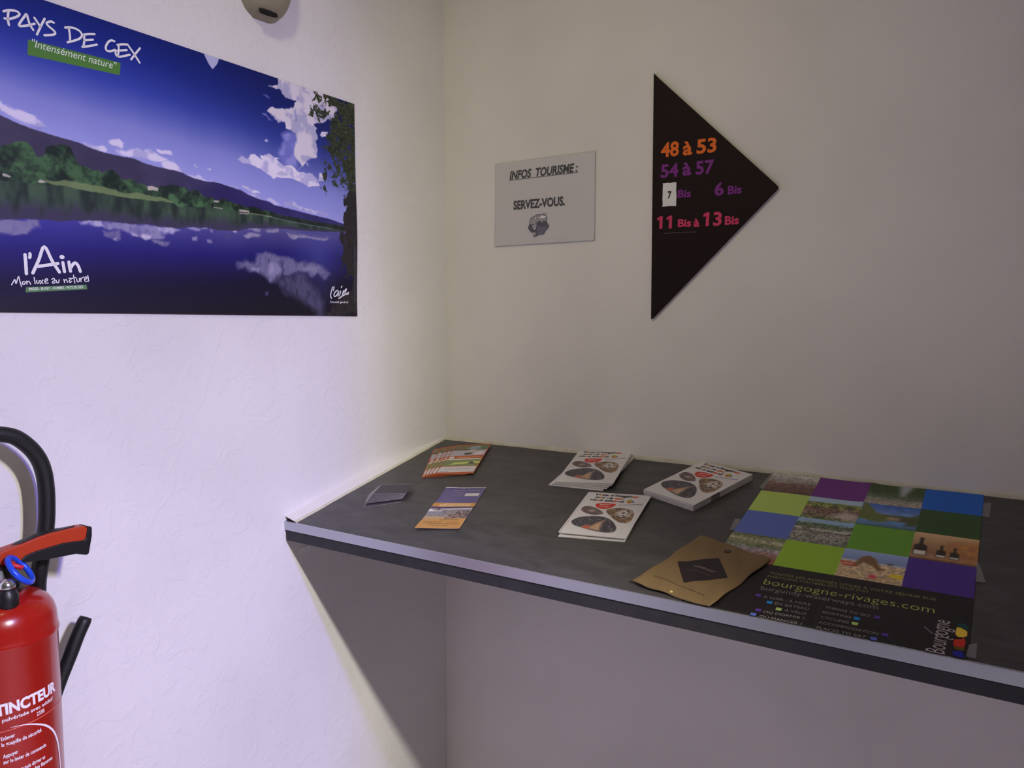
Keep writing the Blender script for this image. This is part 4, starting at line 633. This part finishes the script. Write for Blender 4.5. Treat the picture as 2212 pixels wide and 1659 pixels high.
# --- big black poster with coloured squares
GW, GX, GS = .098, .8993, .0035
bp = on_shelf('checkered_poster', GX, D-.0012, .0008)
tag(bp, 'black poster with coloured squares and photos taped flat on the right of the shelf', 'poster')
BH = D-.0012-GS; BW = 4*GW
def photo(kind, a, b, seed):
    n1 = fbm(a, b, 9, 4, seed); n2 = fbm(a, b, 26, 3, seed+9); q = np.zeros(a.shape+(3,))
    def band(t, stops): return np.stack([np.interp(t, [s[0] for s in stops], [s[1][c] for s in stops]) for c in range(3)], -1)
    if kind == 'flowers':
        q = band(b+.25*(n1-.5), [(0, (96, 70, 66)), (.45, (126, 92, 84)), (.58, (150, 140, 136)), (1, (206, 200, 196))])*(0.65+.7*n2)[..., None]
    elif kind == 'lock':
        q = band(b+.1*(n1-.5), [(0, (176, 160, 146)), (.25, (150, 146, 134)), (.4, (96, 108, 88)), (.6, (66, 84, 50)), (1, (60, 78, 42))])*(.7+.6*n2)[..., None]
        q = mixc(q, pmask(a, b, [(.52, 1.1), (.60, .5), (.66, .5), (.82, 1.1)], .12), (176, 178, 186))
    elif kind == 'fields':
        q = band(b+.06*(n1-.5), [(0, (110, 128, 70)), (.25, (150, 126, 112)), (.5, (128, 96, 88)), (.62, (146, 150, 84)), (.78, (126, 140, 76)), (.82, (170, 192, 216)), (1, (170, 192, 216))])*(1+(np.clip((.80-b)/.05, 0, 1))*(1.3*n2-.72))[..., None]
        q = mixc(q, pmask(a, b, [(.55, .2), (.95, .05), (1, .35), (.75, .5)], .2)*.8, (206, 196, 190))
        for cx, cy_, rr in ((.2, .55, .11), (.52, .62, .12), (.8, .66, .13)): q = mixc(q, np.clip((rr-np.hypot(a-cx, (b-cy_)*1.3))/.04, 0, 1)*.8, (84, 78, 56))
    elif kind == 'lake':
        q = band(b, [(0, (66, 92, 66)), (.12, (90, 126, 170)), (.30, (100, 150, 206)), (.36, (96, 84, 60)), (.55, (84, 96, 56)), (.62, (118, 148, 212)), (1, (62, 104, 190))])*(.85+.3*n1)[..., None]
        q = mixc(q, pmask(a, b, [(0, 1), (.08, 1), (.3, .62), (.62, .40), (.4, .22), (0, .3)], .08), np.stack([86+40*n2, 96+40*n2, 50+20*n2], -1)); q = mixc(q, pmask(a, b, [(.5, .36), (.7, .36), (.7, .5), (.5, .5)], .08)*.8, (190, 160, 140))
        q = mixc(q, pmask(a, b, [(.8, .2), (1, .2), (1, .75), (.9, .6)], .08), (76, 88, 52))
    elif kind == 'town':
        q = band(b+.08*(n1-.5), [(0, (128, 130, 122)), (.3, (150, 146, 138)), (.5, (170, 160, 152)), (.62, (120, 124, 106)), (.78, (92, 112, 78)), (.88, (150, 182, 214)), (1, (150, 182, 214))])*(1+(np.clip((.86-b)/.04, 0, 1))*(1.2*n2-.66))[..., None]
        q = mixc(q, np.clip((n1-.45)/.05, 0, 1)*np.clip(1-abs(b-.58)/.10, 0, 1), (206, 200, 192)); q = mixc(q, np.clip((n2-.55)/.04, 0, 1)*np.clip(1-abs(b-.50)/.09, 0, 1), (40, 44, 34))
    elif kind == 'village':
        q = band(b+.15*(n1-.5), [(0, (150, 90, 70)), (.3, (150, 110, 100)), (.45, (168, 160, 170)), (.6, (110, 118, 84)), (.8, (176, 170, 140)), (1, (92, 104, 66))])*(.6+.8*n2)[..., None]
    elif kind == 'wine':
        q = band(b+.05*(n1-.5), [(0, (96, 60, 50)), (.12, (186, 142, 104)), (.3, (150, 110, 80)), (1, (222, 184, 136))])
        q = mixc(q, pmask(a, b, [(.5, .2), (1.1, .15), (1.1, .9), (.62, .8), (.5, .6)], .3)*.9, np.stack([150+90*n1, 96+70*n1, 50+40*n2], -1))
        for cx, w_, h_ in ((.14, .10, .82), (.46, .07, .62), (.66, .07, .58)):
            q = mixc(q, pmask(a, b, [(cx-w_, .16), (cx+w_, .16), (cx+w_, .5*h_+.1), (cx+.3*w_, .72*h_), (cx+.3*w_, h_), (cx-.3*w_, h_), (cx-.3*w_, .72*h_), (cx-w_, .5*h_+.1)], .03), (52, 42, 30))
            q = mixc(q, pmask(a, b, [(cx-w_*.9, .18), (cx+w_*.9, .18), (cx+w_*.9, .40*h_), (cx-w_*.9, .40*h_)], .02), (226, 220, 210))
    else:
        q = band(b+.02*(n1-.5), [(0, (200, 172, 134)), (.55, (212, 186, 150)), (.62, (200, 196, 200)), (.66, (130, 150, 200)), (1, (160, 178, 226))])*(1+np.clip((.62-b)/.05, 0, 1)*(.7*n2-.35))[..., None]
        q = mixc(q, pmask(a, b, [(.2, .45), (.3, .78), (.42, .86), (.52, .78), (.62, .5), (.72, .42), (.6, .38), (.5, .52), (.36, .6), (.26, .42)], .05), (130, 96, 62))
        for P, cc in (([(0, .5), (.22, .5), (.22, .55), (0, .56)], (196, 62, 52)), ([(.04, .4), (.28, .42), (.26, .46), (.04, .45)], (196, 62, 52)), ([(.5, .1), (.62, .1), (.6, .22), (.5, .22)], (220, 76, 96)), ([(.78, .24), (.98, .2), (1, .32), (.82, .36)], (236, 206, 50)), ([(.72, .62), (.8, .62), (.8, .68), (.72, .68)], (90, 84, 90))): q = mixc(q, pmask(a, b, P, .04), cc)
    return q
CELLS = [['flowers', (112, 44, 132), 'lock', (20, 100, 205)], [(180, 204, 98), 'fields', 'lake', (52, 84, 38)], [(92, 110, 190), 'town', (104, 160, 46), 'wine'], ['village', (150, 192, 44), 'beach', (76, 42, 146)]]
def bpaint(X, Y):
    img = np.zeros(X.shape+(3,))+np.array((28, 21, 24.))
    S = BH-Y
    for r_ in range(4):
        for c_ in range(4):
            sel = (X >= c_*GW-.0001) & (X < (c_+1)*GW+.001) & (S >= r_*GW-.002) & (S < (r_+1)*GW)
            a = X/GW-c_; b = 1-(S/GW-r_); k = CELLS[r_][c_]
            img[sel] = (photo(k, a[sel], b[sel], 40+7*r_+c_*3) if isinstance(k, str) else np.array(k, float))
    fold = np.exp(-((X-.196)/.0008)**2)*(S > 4*GW); img = mixc(img, fold*.4, (110, 104, 104))
    return img
def bz(X, Y):
    S = BH-Y
    return .0004+.0022*np.exp(-((X-.196)/.016)**2)*np.exp(-(S/.14)**2)+.0012*np.exp(-((X-.09)/.05)**2)*np.exp(-(S/.03)**2)+.0005*(1+np.sin(X*23+S*5))*np.exp(-(S/.3)**2)
sheet_obj('sheet', BW, BH, 340, 470, bz, bpaint, mat('glossy_poster_print', (200, 200, 200), .45, attr='print', spec=.3), bp, edge=(160, 155, 150))
def bt(p): return (p[0]/1e4-GX, BH+GS-p[1]/1e4)
pr = Print(); CC = [(150, 158, 96), (186, 200, 108), (168, 160, 158)]
for t, a, b, cap, colr in DATA['ct']:
    a = bt(a); b = bt(b); thin = -.012 if 'bourg' in t or 'burg' in t else -.004
    pr.text(t, a, b, bold=thin, squash=(1.0 if colr == 1 else 1.0 if 'burg' in t else 1.0), col=CC[colr])
SQ = [(96, 60, 160), (40, 140, 226), (186, 218, 120), (98, 114, 206)]
for c_, k in DATA['csq']:
    x, y = bt(c_); pr.poly([(x-.0042, y-.0038), (x+.0042, y-.0038), (x+.0042, y+.0038), (x-.0042, y+.0038)], SQ[k])
a, b = DATA['bgn']; pr.text('Bourgogne', bt(a), bt(b), cap=.0230, col=(190, 180, 182))
for i, (L, cc) in enumerate(DATA['logo']): pr.poly([bt(p) for p in L], [min(255, k*1.12) for k in cc], z=.0001*i)
pr.stroke([bt(p) for p in DATA['squig']], .0016, (150, 144, 148))
pr.build('lettering', ink, bp, lambda x, y, z: (x, y, float(bz(np.array(x), np.array(y)))+.0004+z))
tape_m = mat('clear_tape', (190, 188, 190), .25, alpha=.20, spec=.6)
for L in DATA['tape']:
    P = [bt(p) for p in L]; v, q = prism(P, lambda a, b, h: (a, b, h), .0016, .0018); obj('clear_tape', v, q, tape_m, bp)

# --- kraft paper bag
B = DATA['bag']; cx = .89; cs = .45
bag = on_shelf('paper_bag', cx, cs, .0040)
tag(bag, 'flat brown kraft paper bag with a black diamond label, half over the black poster', 'paper bag')
def bg(p): return (p[0]/1e4-cx, cs-p[1]/1e4)
E_ = [bg(p) for p in B['edge']]
me, X, Y, rim = grid_sheet(1, 1, 60, 60, lambda X, Y: X*0)
c4_ = [np.array(bg(p)) for p in B['corners']]
co = np.zeros(len(me.vertices)*3, np.float32); me.vertices.foreach_get('co', co); co = co.reshape(-1, 3)
uu, vv = co[:, 0:1].copy(), co[:, 1:2].copy(); zz0 = co[:, 2].copy()
P = (1-uu)*(1-vv)*c4_[0]+uu*(1-vv)*c4_[1]+uu*vv*c4_[2]+(1-uu)*vv*c4_[3]
P = P+.0012*np.stack([np.sin(vv[:, 0]*17), np.cos(uu[:, 0]*13)], -1)
co[:, :2] = P
relief = .0012*np.sin(uu[:, 0]*7)*np.cos(vv[:, 0]*6)+.0007*np.sin(uu[:, 0]*19+vv[:, 0]*11)+.0022*np.exp(-(uu[:, 0]/.12)**2)*np.exp(-(vv[:, 0]/.2)**2)
def pillow(a): return np.clip(a/.06, 0, 1)
co[:, 2] = .0006+relief+.0014*pillow(uu[:, 0])*pillow(1-uu[:, 0])*pillow(vv[:, 0])*pillow(1-vv[:, 0])
co[len(co)-len(rim):, 2] -= .0012
me.vertices.foreach_set('co', co.ravel())
link('bag_paper', me, mat('kraft_paper', (126, 102, 68), .8, bump=(120, .35, 4), vary=(14, .5, (114, 91, 59))), bag, True)
pr = Print(); ib = (42, 32, 36)
dx, dy = bg(B['dot'][0]); pr.poly([(dx+.0062*math.cos(t), dy+.0062*math.sin(t)) for t in np.linspace(0, 2*math.pi, 25)[:-1]], (58, 42, 32))
pr.poly([(dx+.003*math.cos(t), dy+.003*math.sin(t)) for t in np.linspace(0, 2*math.pi, 13)[:-1]], (96, 78, 60), z=.0001)
a, b = bg(B['line'][0]), bg(B['line'][1]); pr.text('conditionné et expédié par un atelier protégé du vignoble', a, b, squash=.9, col=(70, 50, 30), bold=.01)
a, b = bg(B['txt'][0]), bg(B['txt'][1]); a = (a[0]+.004, a[1]+.001); pr.text('vitibosr', a, b, shear=.3, cap=.0072, col=(150, 124, 116), z=.0002)
a, b = bg(B['txt2'][0]), bg(B['txt2'][1]); pr.text('sélection de vins', a, b, cap=.0034, col=(104, 88, 84), z=.0002)
ex_, ey_ = bg(B['eye'][0]); pr.poly([(ex_+.0026*math.cos(t), ey_+.0026*math.sin(t)) for t in np.linspace(0, 2*math.pi, 13)[:-1]], (212, 190, 130))
ex_, ey_ = bg(B['eye'][1]); pr.poly([(ex_+.0016*math.cos(t), ey_+.0016*math.sin(t)) for t in np.linspace(0, 2*math.pi, 13)[:-1]], (110, 84, 60))
def bag_z(x, y):
    a = b = .5
    for _ in range(8):
        Q = (1-a)*(1-b)*c4_[0]+a*(1-b)*c4_[1]+a*b*c4_[2]+(1-a)*b*c4_[3]
        J = np.array([(1-b)*(c4_[1]-c4_[0])+b*(c4_[2]-c4_[3]), (1-a)*(c4_[3]-c4_[0])+a*(c4_[2]-c4_[1])]).T
        da, db = np.linalg.solve(J, np.array([x, y])-Q); a += da; b += db
    e = lambda t: min(1, max(0, t/.06))
    return .0006+.0012*math.sin(a*7)*math.cos(b*6)+.0007*math.sin(a*19+b*11)+.0022*math.exp(-(a/.12)**2)*math.exp(-(b/.2)**2)+.0014*e(a)*e(1-a)*e(b)*e(1-b)
def grid_poly(P, n=14):
    q = [np.array(p) for p in P]; v = []; fc = []
    for j in range(n):
        for i in range(n):
            a, b = i/(n-1), j/(n-1); v.append(tuple((1-a)*(1-b)*q[0]+a*(1-b)*q[1]+a*b*q[2]+(1-a)*b*q[3]))
    for j in range(n-1):
        for i in range(n-1): k = j*n+i; fc.append((k, k+1, k+n+1, k+n))
    return v, fc
pr.add(grid_poly([bg(p) for p in B['dia']]), ib)
pr.build('lettering', ink, bag, lambda x, y, z: (x, y, bag_z(x, y)+.0005+z))

# --- park booklets: one built, the others copied
KW, KH, KT = .133, .196, .0022
bkd = {k: [(a/1000*KW, b/1000*KH) for a, b in L] for k, L in DATA['bk'].items()}
def kpaint(X, Y):
    img = np.zeros(X.shape+(3,))+np.array((216, 210, 212.))
    n1 = fbm(X, Y, 90, 4, 5); n2 = fbm(X, Y, 260, 3, 15)
    s = lambda P, so: pmask(X, Y, smooth_poly(P), so)
    img = mixc(img, s(bkd['red'], .0012), (206, 50, 36))
    m = s(bkd['o1'], .0012); img = mixc(img, m, np.stack([70+70*n1, 54+62*n1, 56+64*n1], -1)); cxy = np.mean(bkd['o1'], 0)
    img = mixc(img, np.clip(1-np.hypot((X-cxy[0])/.013, (Y-cxy[1])/.008), 0, 1)*m, (196, 170, 160))
    m = s(bkd['o2'], .0012); c = np.stack([96+90*n1, 74+74*n1, 56+56*n1], -1); img = mixc(img, m, c); cxy = np.mean(bkd['o2'], 0)
    wv = np.clip((n2-.42)/.08, 0, 1)*np.clip(1.6-np.hypot((X-cxy[0]-.004)/.017, (Y-cxy[1]-.004)/.022)*1.3, 0, 1); img = mixc(img, m*wv, (214, 206, 206))
    img = mixc(img, m*np.clip((.45-n2)/.06, 0, 1)*.6, (50, 36, 32))
    m = s(bkd['o3'], .0012); c = np.stack([46+44*n1, 44+38*n1, 50+44*n1], -1); img = mixc(img, m, c); cxy = np.mean(bkd['o3'], 0)
    col_ = pmask(X, Y, [(cxy[0]-.012, cxy[1]-.020), (cxy[0]+.016, cxy[1]-.026), (cxy[0]+.012, cxy[1]+.004), (cxy[0]+.014, cxy[1]+.024), (cxy[0]+.006, cxy[1]+.012), (cxy[0]-.002, cxy[1])], .008)
    img = mixc(img, m*col_*.9, np.stack([190+50*n2, 140+60*n2, 100+60*n2], -1))
    img = mixc(img, m*pmask(X, Y, [(cxy[0]-.024, cxy[1]-.018), (cxy[0]-.008, cxy[1]-.020), (cxy[0]-.010, cxy[1]-.006), (cxy[0]-.020, cxy[1]-.010)], .006), (208, 92, 56))
    img = mixc(img, m*np.clip((n2-.68)/.05, 0, 1)*.7, (166, 160, 160))
    img = mixc(img, s(bkd['leaf'], .0012), np.stack([np.interp(Y, [bkd['leaf'][0][1]-.004, bkd['leaf'][0][1]+.006], [200, 160]), np.interp(Y, [bkd['leaf'][0][1]-.004, bkd['leaf'][0][1]+.006], [112, 176]), 50+0*X], -1))
    img = mixc(img, s(bkd['leaf2'], .0012), (84, 96, 140))
    return img
def smooth_poly(P):
    P = [np.array(p) for p in P]; Q = P[-2:]+P+P[:2]; o = catmull(Q, 3); n = len(P)*3; return o[6:6+n]
def make_booklet():
    root = empty('park_booklet')
    v, q = box(-KW/2, KW/2, -KH/2, KH/2, .0002, KT-.0004)
    obj('pages', v, q, mat('page_edges', (206, 200, 196), .8, bump=(400, .3)), root)
    def kz(X, Y): return KT-.0002+X*0
    c = sheet_obj('cover', KW+.0006, KH+.0006, 135, 198, kz, kpaint, card, root, edge=(208, 204, 204)); c.location = (-KW/2-.0003, -KH/2-.0003, 0)
    pr = Print(); dk = (40, 34, 38); OR = (214, 96, 50); YE = (200, 150, 70); GY = (150, 146, 150)
    def line(words, p0, p1, cap):
        full = ''.join(w for w, _ in words); fv, _ = glyphs(full, .25, .03); L0 = fv[:, 0].min(); L1 = fv[:, 0].max(); p0 = np.array(p0); p1 = np.array(p1); done = ''
        sx = (p1-p0)/(L1-L0)
        for w, cc in words:
            pre = 0 if not done else glyphs(done+'l', .25, .03)[0][:, 0].max()-glyphs('l', .25, .03)[0][:, 0].max()
            gv, gq = glyphs(w, .25, .03); k = cap/cap_height()
            e = (p1-p0)/np.linalg.norm(p1-p0); nn = np.array([-e[1], e[0]]); sc_ = np.linalg.norm(sx)
            pr.add(([tuple(p0+e*(a+pre-L0)*sc_+nn*b*k) for a, b in gv], gq), cc); done += w
    t0, t1 = bkd['t1']; t0 = (t0[0], t0[1]); cap = .0095
    line([('V', dk), ('o', YE), ('us', dk), (' n\'', dk), ('i', GY), ('magin', dk), ('ez', OR)], (.0145, .181), (.1105, .181), cap)
    line([('p', dk), ('a', YE), ('s ', dk), ('c', GY), ('e ', dk), ('qu', OR), ('i', YE)], (.0175, .1675), (.0810, .1675), cap)
    line([('vo', dk), ('u', YE), ('s att', dk), ('en', OR), ('d.', dk)], (.0105, .1540), (.0850, .1540), cap)
    g0, g1 = bkd['grat']; pr.text('GRATUIT', g0, g1, cap=.0040, bold=.02, col=(246, 226, 220)); g0, g1 = bkd['grat2']; pr.text('le guide', g0, g1, cap=.0034, bold=.02, col=(246, 226, 220))
    g0, g1 = bkd['fu']; pr.text('Futuroscope', g0, g1, cap=.0052, col=(70, 66, 76))
    o = pr.build('lettering', ink, root, lambda x, y, z: (x-KW/2, y-KH/2, KT+.0001+z))
    v, q = box(KW/2-.0002, KW/2+.0005, -KH*.21, -KH*.07, .0003, KT-.0003)
    obj('index_mark', v, q, mat('brown_mark', (120, 104, 92), .7), root)
    return root
first = [None]
def booklet(x, s, h, deg, label, group, x_off=0):
    o = first[0] if first[0] is None else None
    if first[0] is None: first[0] = make_booklet(); o = first[0]
    else: o = copy_tree(first[0])
    o.location = T(x, s, h); o.rotation_euler = (Matrix.Rotation(TILT, 3, 'X') @ Matrix.Rotation(math.radians(deg), 3, 'Z')).to_euler()
    tag(o, label, 'booklet', group); return o
G1, G2, G3 = 'white booklets in the stack nearest the corner', 'white booklets in the front stack', 'white booklets in the thick stack'
B1 = [(.5110, .1040, 3.0), (.5135, .1000, 5.5), (.5125, .0985, 8.0), (.5150, .0960, 9.5), (.5140, .0935, 11.3)]
names = ['lowest', 'second', 'middle', 'fourth', 'topmost']
for i, (x, s, d) in enumerate(B1): booklet(x, s, .0002+i*(KT+.0001), d, f'white park booklet, {names[i]} of the loose stack at the back against the wall', G1)
B2 = [(.6440, .3160, 9.5), (.6395, .3050, 8.6), (.6465, .3100, 8.0)]
names = ['lowest', 'middle', 'topmost']
for i, (x, s, d) in enumerate(B2): booklet(x, s, .0002+i*(KT+.0001), d, f'white park booklet, {names[i]} of the thin stack nearest the shelf front', G2)
names = ['lowest', 'second', 'third', 'fourth', 'fifth', 'topmost']
for i in range(6): booklet(.7715+(.0006 if i == 5 else 0), .1200-(.0012 if i == 5 else 0), .0002+i*(KT+.00005), -19.9+(.5 if i == 5 else 0), f'white park booklet, {names[i]} of the neat thick stack beside the black poster', G3)

# --- orange holiday leaflets fanned in the corner
def opaint(X, Y):
    W_, H_ = .098, .205
    a = X/W_; b = Y/H_; n1 = fbm(a, b*2, 8, 4, 5); n2 = fbm(a, b*2, 24, 3, 25)
    img = np.zeros(X.shape+(3,))+np.array((178, 86, 46.))
    def rect(x0, x1, y0, y1, col):
        nonlocal img; m = ((a > x0) & (a < x1) & (b > y0) & (b < y1)).astype(float); img = mixc(img, m, col)
    rect(.03, .97, .05, .24, (206, 198, 200)); rect(.10, .30, .06, .072, (70, 60, 64)); rect(.2, .8, .115, .125, (196, 188, 196)); rect(.15, .75, .155, .162, (196, 188, 196))
    rect(.03, .97, .255, .50, np.stack([96+50*n2, 108+50*n2, 70+30*n2], -1)); 
    m = pmask(a, b, [(.2, .30), (1, .33), (.97, .40), (.3, .37)], .03); img = mixc(img, m, (196, 206, 110))
    m = pmask(a, b, [(.66, .32), (.75, .40), (.88, .32)], .02); img = mixc(img, m, (70, 70, 58))
    rect(.03, .97, .465, .50, (214, 212, 206)); rect(.30, .92, .535, .550, (228, 168, 110))
    m = np.clip((.085-np.hypot((a-.13), (b-.545)*2))/.02, 0, 1); img = mixc(img, m, (214, 210, 204))
    rect(.03, .97, .60, .80, (176, 170, 180)); rect(.03, .97, .80, .965, np.stack([84+70*n2, 78+60*n2, 54+40*n2], -1))
    m = pmask(a, b, [(.35, .80), (.5, .93), (.72, .95), (.85, .80)], .05); img = mixc(img, m, (140, 156, 162))
    rect(.03, .97, .80, .83, (62, 50, 44)); rect(.75, .97, .86, .965, (84, 122, 70))
    m = pmask(a, b, [(.45, .70), (.62, .70), (.68, .82), (.52, .82)], .015); img = mixc(img, m, (190, 176, 172)); m = pmask(a, b, [(.42, .63), (.60, .64), (.64, .70), (.42, .70)], .015); img = mixc(img, m, (74, 60, 60))
    m = np.clip((1-np.hypot((a-.82)/.15, (b-.68)/.06))/.1, 0, 1); img = mixc(img, m, (222, 206, 214))
    return img
def make_leaflet():
    root = empty('holiday_leaflet')
    sheet_obj('sheet', .098, .205, 98, 205, lambda X, Y: .0004+.0012*np.exp(-(X/.03)**2)*np.exp(-(Y/.05)**2), opaint, card, root, edge=(210, 130, 90), thick=.0004)
    pr = Print(); pr.text('CAMPING', (.036, .1065), (.088, .1065), cap=.0034, col=(240, 190, 140)); pr.text('vacances nature', (.066, .1375), (.092, .1375), cap=.0022, col=(120, 60, 50)); pr.text('bords de rivière et chalets', (.018, .030), (.080, .030), cap=.0026, col=(110, 100, 112))
    pr.build('lettering', ink, root, lambda x, y, z: (x, y, .0010)); return root
OL = [(.1177, .2482, 31.6), (.1205, .2412, 27.6), (.1274, .2379, 24.6), (.1350, .2340, 24.0), (.1450, .2290, 23.4)]
ln = ['lowest', 'second lowest', 'middle', 'second from top', 'topmost']
lf = None
for i, (x, s, d) in enumerate(OL):
    lf = make_leaflet() if lf is None else copy_tree(lf)
    lf.location = T(x+.002, s+.010, .0004+i*.0012); lf.rotation_euler = (Matrix.Rotation(TILT, 3, 'X') @ Matrix.Rotation(math.radians(d-2.2), 3, 'Z')).to_euler()
    tag(lf, f'orange holiday leaflet, {ln[i]} of the fanned pile in the shelf corner', 'leaflet', 'orange leaflets fanned in the corner')

# --- fan of dark cards
def make_card():
    root = empty('dark_card'); W_, H_ = .0845, .054
    v, q = box(0, W_, 0, H_, 0, .0004); obj('card', v, q, mat('dark_card', (54, 50, 59), .45, bump=(40, .15), spec=.5), root)
    e = .0007; v, q = join(box(-.0002, W_+.0002, -.0002, .0004, .0001, .0005), box(-.0002, .0005, 0, H_, .0001, .0005), box(0, W_, H_-.0005, H_+.0002, .0001, .0005))
    obj('pale_edge', v, q, mat('pale_card_edge', (176, 170, 178), .6), root); return root
cdm = None; NC = 11
cn = ['lowest', 'second', 'third', 'fourth', 'fifth', 'sixth', 'seventh', 'eighth', 'ninth', 'tenth', 'topmost']
for i in range(NC):
    t = 0 if i == 0 else .17+.83*(i-1)/(NC-2)
    a = math.radians(38.5-19.5*t); brx = .1654-.0045*t-(.006 if i else 0)*(1-t); brs = .3887-.0245*t-(.012 if i else 0)*(1-t)*.6
    x = brx-.0845*math.cos(a); s = brs+.0845*math.sin(a)
    cdm = make_card() if cdm is None else copy_tree(cdm)
    cdm.location = T(x, s, .0003+i*.0008+(.0020 if i else 0)); cdm.rotation_euler = (Matrix.Rotation(TILT, 3, 'X') @ Matrix.Rotation(a, 3, 'Z')).to_euler()
    tag(cdm, f'small dark card, {cn[i]} of the fan spread beside the left wall', 'card', 'dark cards fanned beside the left wall')

# --- purple and orange flyer
FW, FH = .0985, .2130
def fpaint(X, Y):
    a = X/FW; n1 = fbm(X, Y, 80, 4, 5); n2 = fbm(X, Y, 220, 3, 9)
    img = np.zeros(X.shape+(3,))+np.array((96, 86, 132.))
    def rect(x0, x1, y0, y1, col):
        nonlocal img; m = ((a > x0) & (a < x1) & (Y > y0) & (Y < y1)).astype(float); img = mixc(img, m, col)
    rect(-1, 2, 0, .050, np.stack([204-8*n1, 152-8*n1, 82+0*n1], -1))
    rect(-1, 2, .050, .0995, np.stack([112+90*n2, 104+84*n2, 104+86*n2], -1)*(.62+.5*n1)[..., None])
    m = pmask(X, Y, [(0, .05), (.07, .048), (.07, .055), (.03, .060), (0, .064)], .006); img = mixc(img, m, (190, 156, 120))
    m = pmask(X, Y, [(0, .064), (.03, .066), (.045, .072), (.03, .082), (0, .078)], .006); img = mixc(img, m, (140, 140, 150))
    m = pmask(X, Y, [(0, .084), (.030, .086), (.032, .092), (.016, .088), (.002, .096)], .003); img = mixc(img, m, (226, 226, 232))
    m = pmask(X, Y, [(.05, .050), (.0985, .052), (.0985, .085), (.08, .088), (.06, .072)], .01); img = mixc(img, m*np.clip((n2-.48)/.06, 0, 1), (150, 116, 110)); img = mixc(img, m*np.clip((.45-n2)/.05, 0, 1), (54, 46, 56))
    rect(.25, 2, .0955, .1000, (206, 204, 220)); rect(-1, 2, .1000, .1070, (70, 56, 92)); rect(-1, 2, .1080, .1290, (200, 144, 70))
    rect(-1, 2, .2085, 1, (196, 188, 206)); rect(.60, .93, .1655, .1815, (206, 198, 196))
    return img
def fz(X, Y): return .0006+.0028*np.exp(-(Y/.03)**2)*(.6+.4*np.cos(X*40))+.0022*np.exp(-((Y-.105)/.02)**2)*np.exp(-(X/.02)**2)+.0030*np.exp(-((Y-FH)/.02)**2)*np.exp(-(X/.03)**2)+.001*np.sin(Y*60+X*20)**2
fl_ = on_shelf('flyer', .2892, .4940, .0006, math.radians(18.6))
tag(fl_, 'curled purple and orange paper flyer lying alone in the middle left of the shelf', 'flyer')
sheet_obj('sheet', FW, FH, 110, 236, fz, fpaint, card, fl_, edge=(214, 206, 210))
pr = Print(); lt = (186, 178, 210)
pr.text('Location de Bateaux', (.012, .2035), (.094, .2035), cap=.0046, shear=.2, bold=.02, col=(60, 44, 96)); pr.text('VENTE   SAV   LOCATION', (.022, .1955), (.088, .1955), cap=.0032, bold=.02, col=lt)
for i, (t, x1) in enumerate((('Promenades à la journée', .050), ('au Port de la Ville', .052), ('Location de bateaux', .048), ('à faible consommation', .044), ('Entretien, réparation', .046), ('sur le quai du port', .047), ('toute l\'année', .040))): pr.text(t, (.010, .184-.0095*i), (x1, .184-.0095*i), cap=.0026, col=lt)
pr.text('RÉPARATIONS', (.018, .1105), (.088, .1105), cap=.0078, bold=.03, col=(236, 214, 170)); pr.text('BATEAUX ET MOTEURS', (.028, .1195), (.090, .1195), cap=.0052, bold=.03, col=(236, 214, 170))
for i, (t, x0, x1) in enumerate((('Chantier naval du port', .040, .082), ('15, quai du port     rue du canal', .012, .088), ('tél. 03 00 00 00 00 - 06 00 00 00 00', .010, .090), ('contact par courrier', .026, .070))): pr.text(t, (x0, .042-.0095*i), (x1, .042-.0095*i), cap=.0030, bold=.012, col=(110, 78, 48))
pr.build('lettering', ink, fl_, lambda x, y, z: (x, y, float(fz(np.array(x), np.array(y)))+.0004))
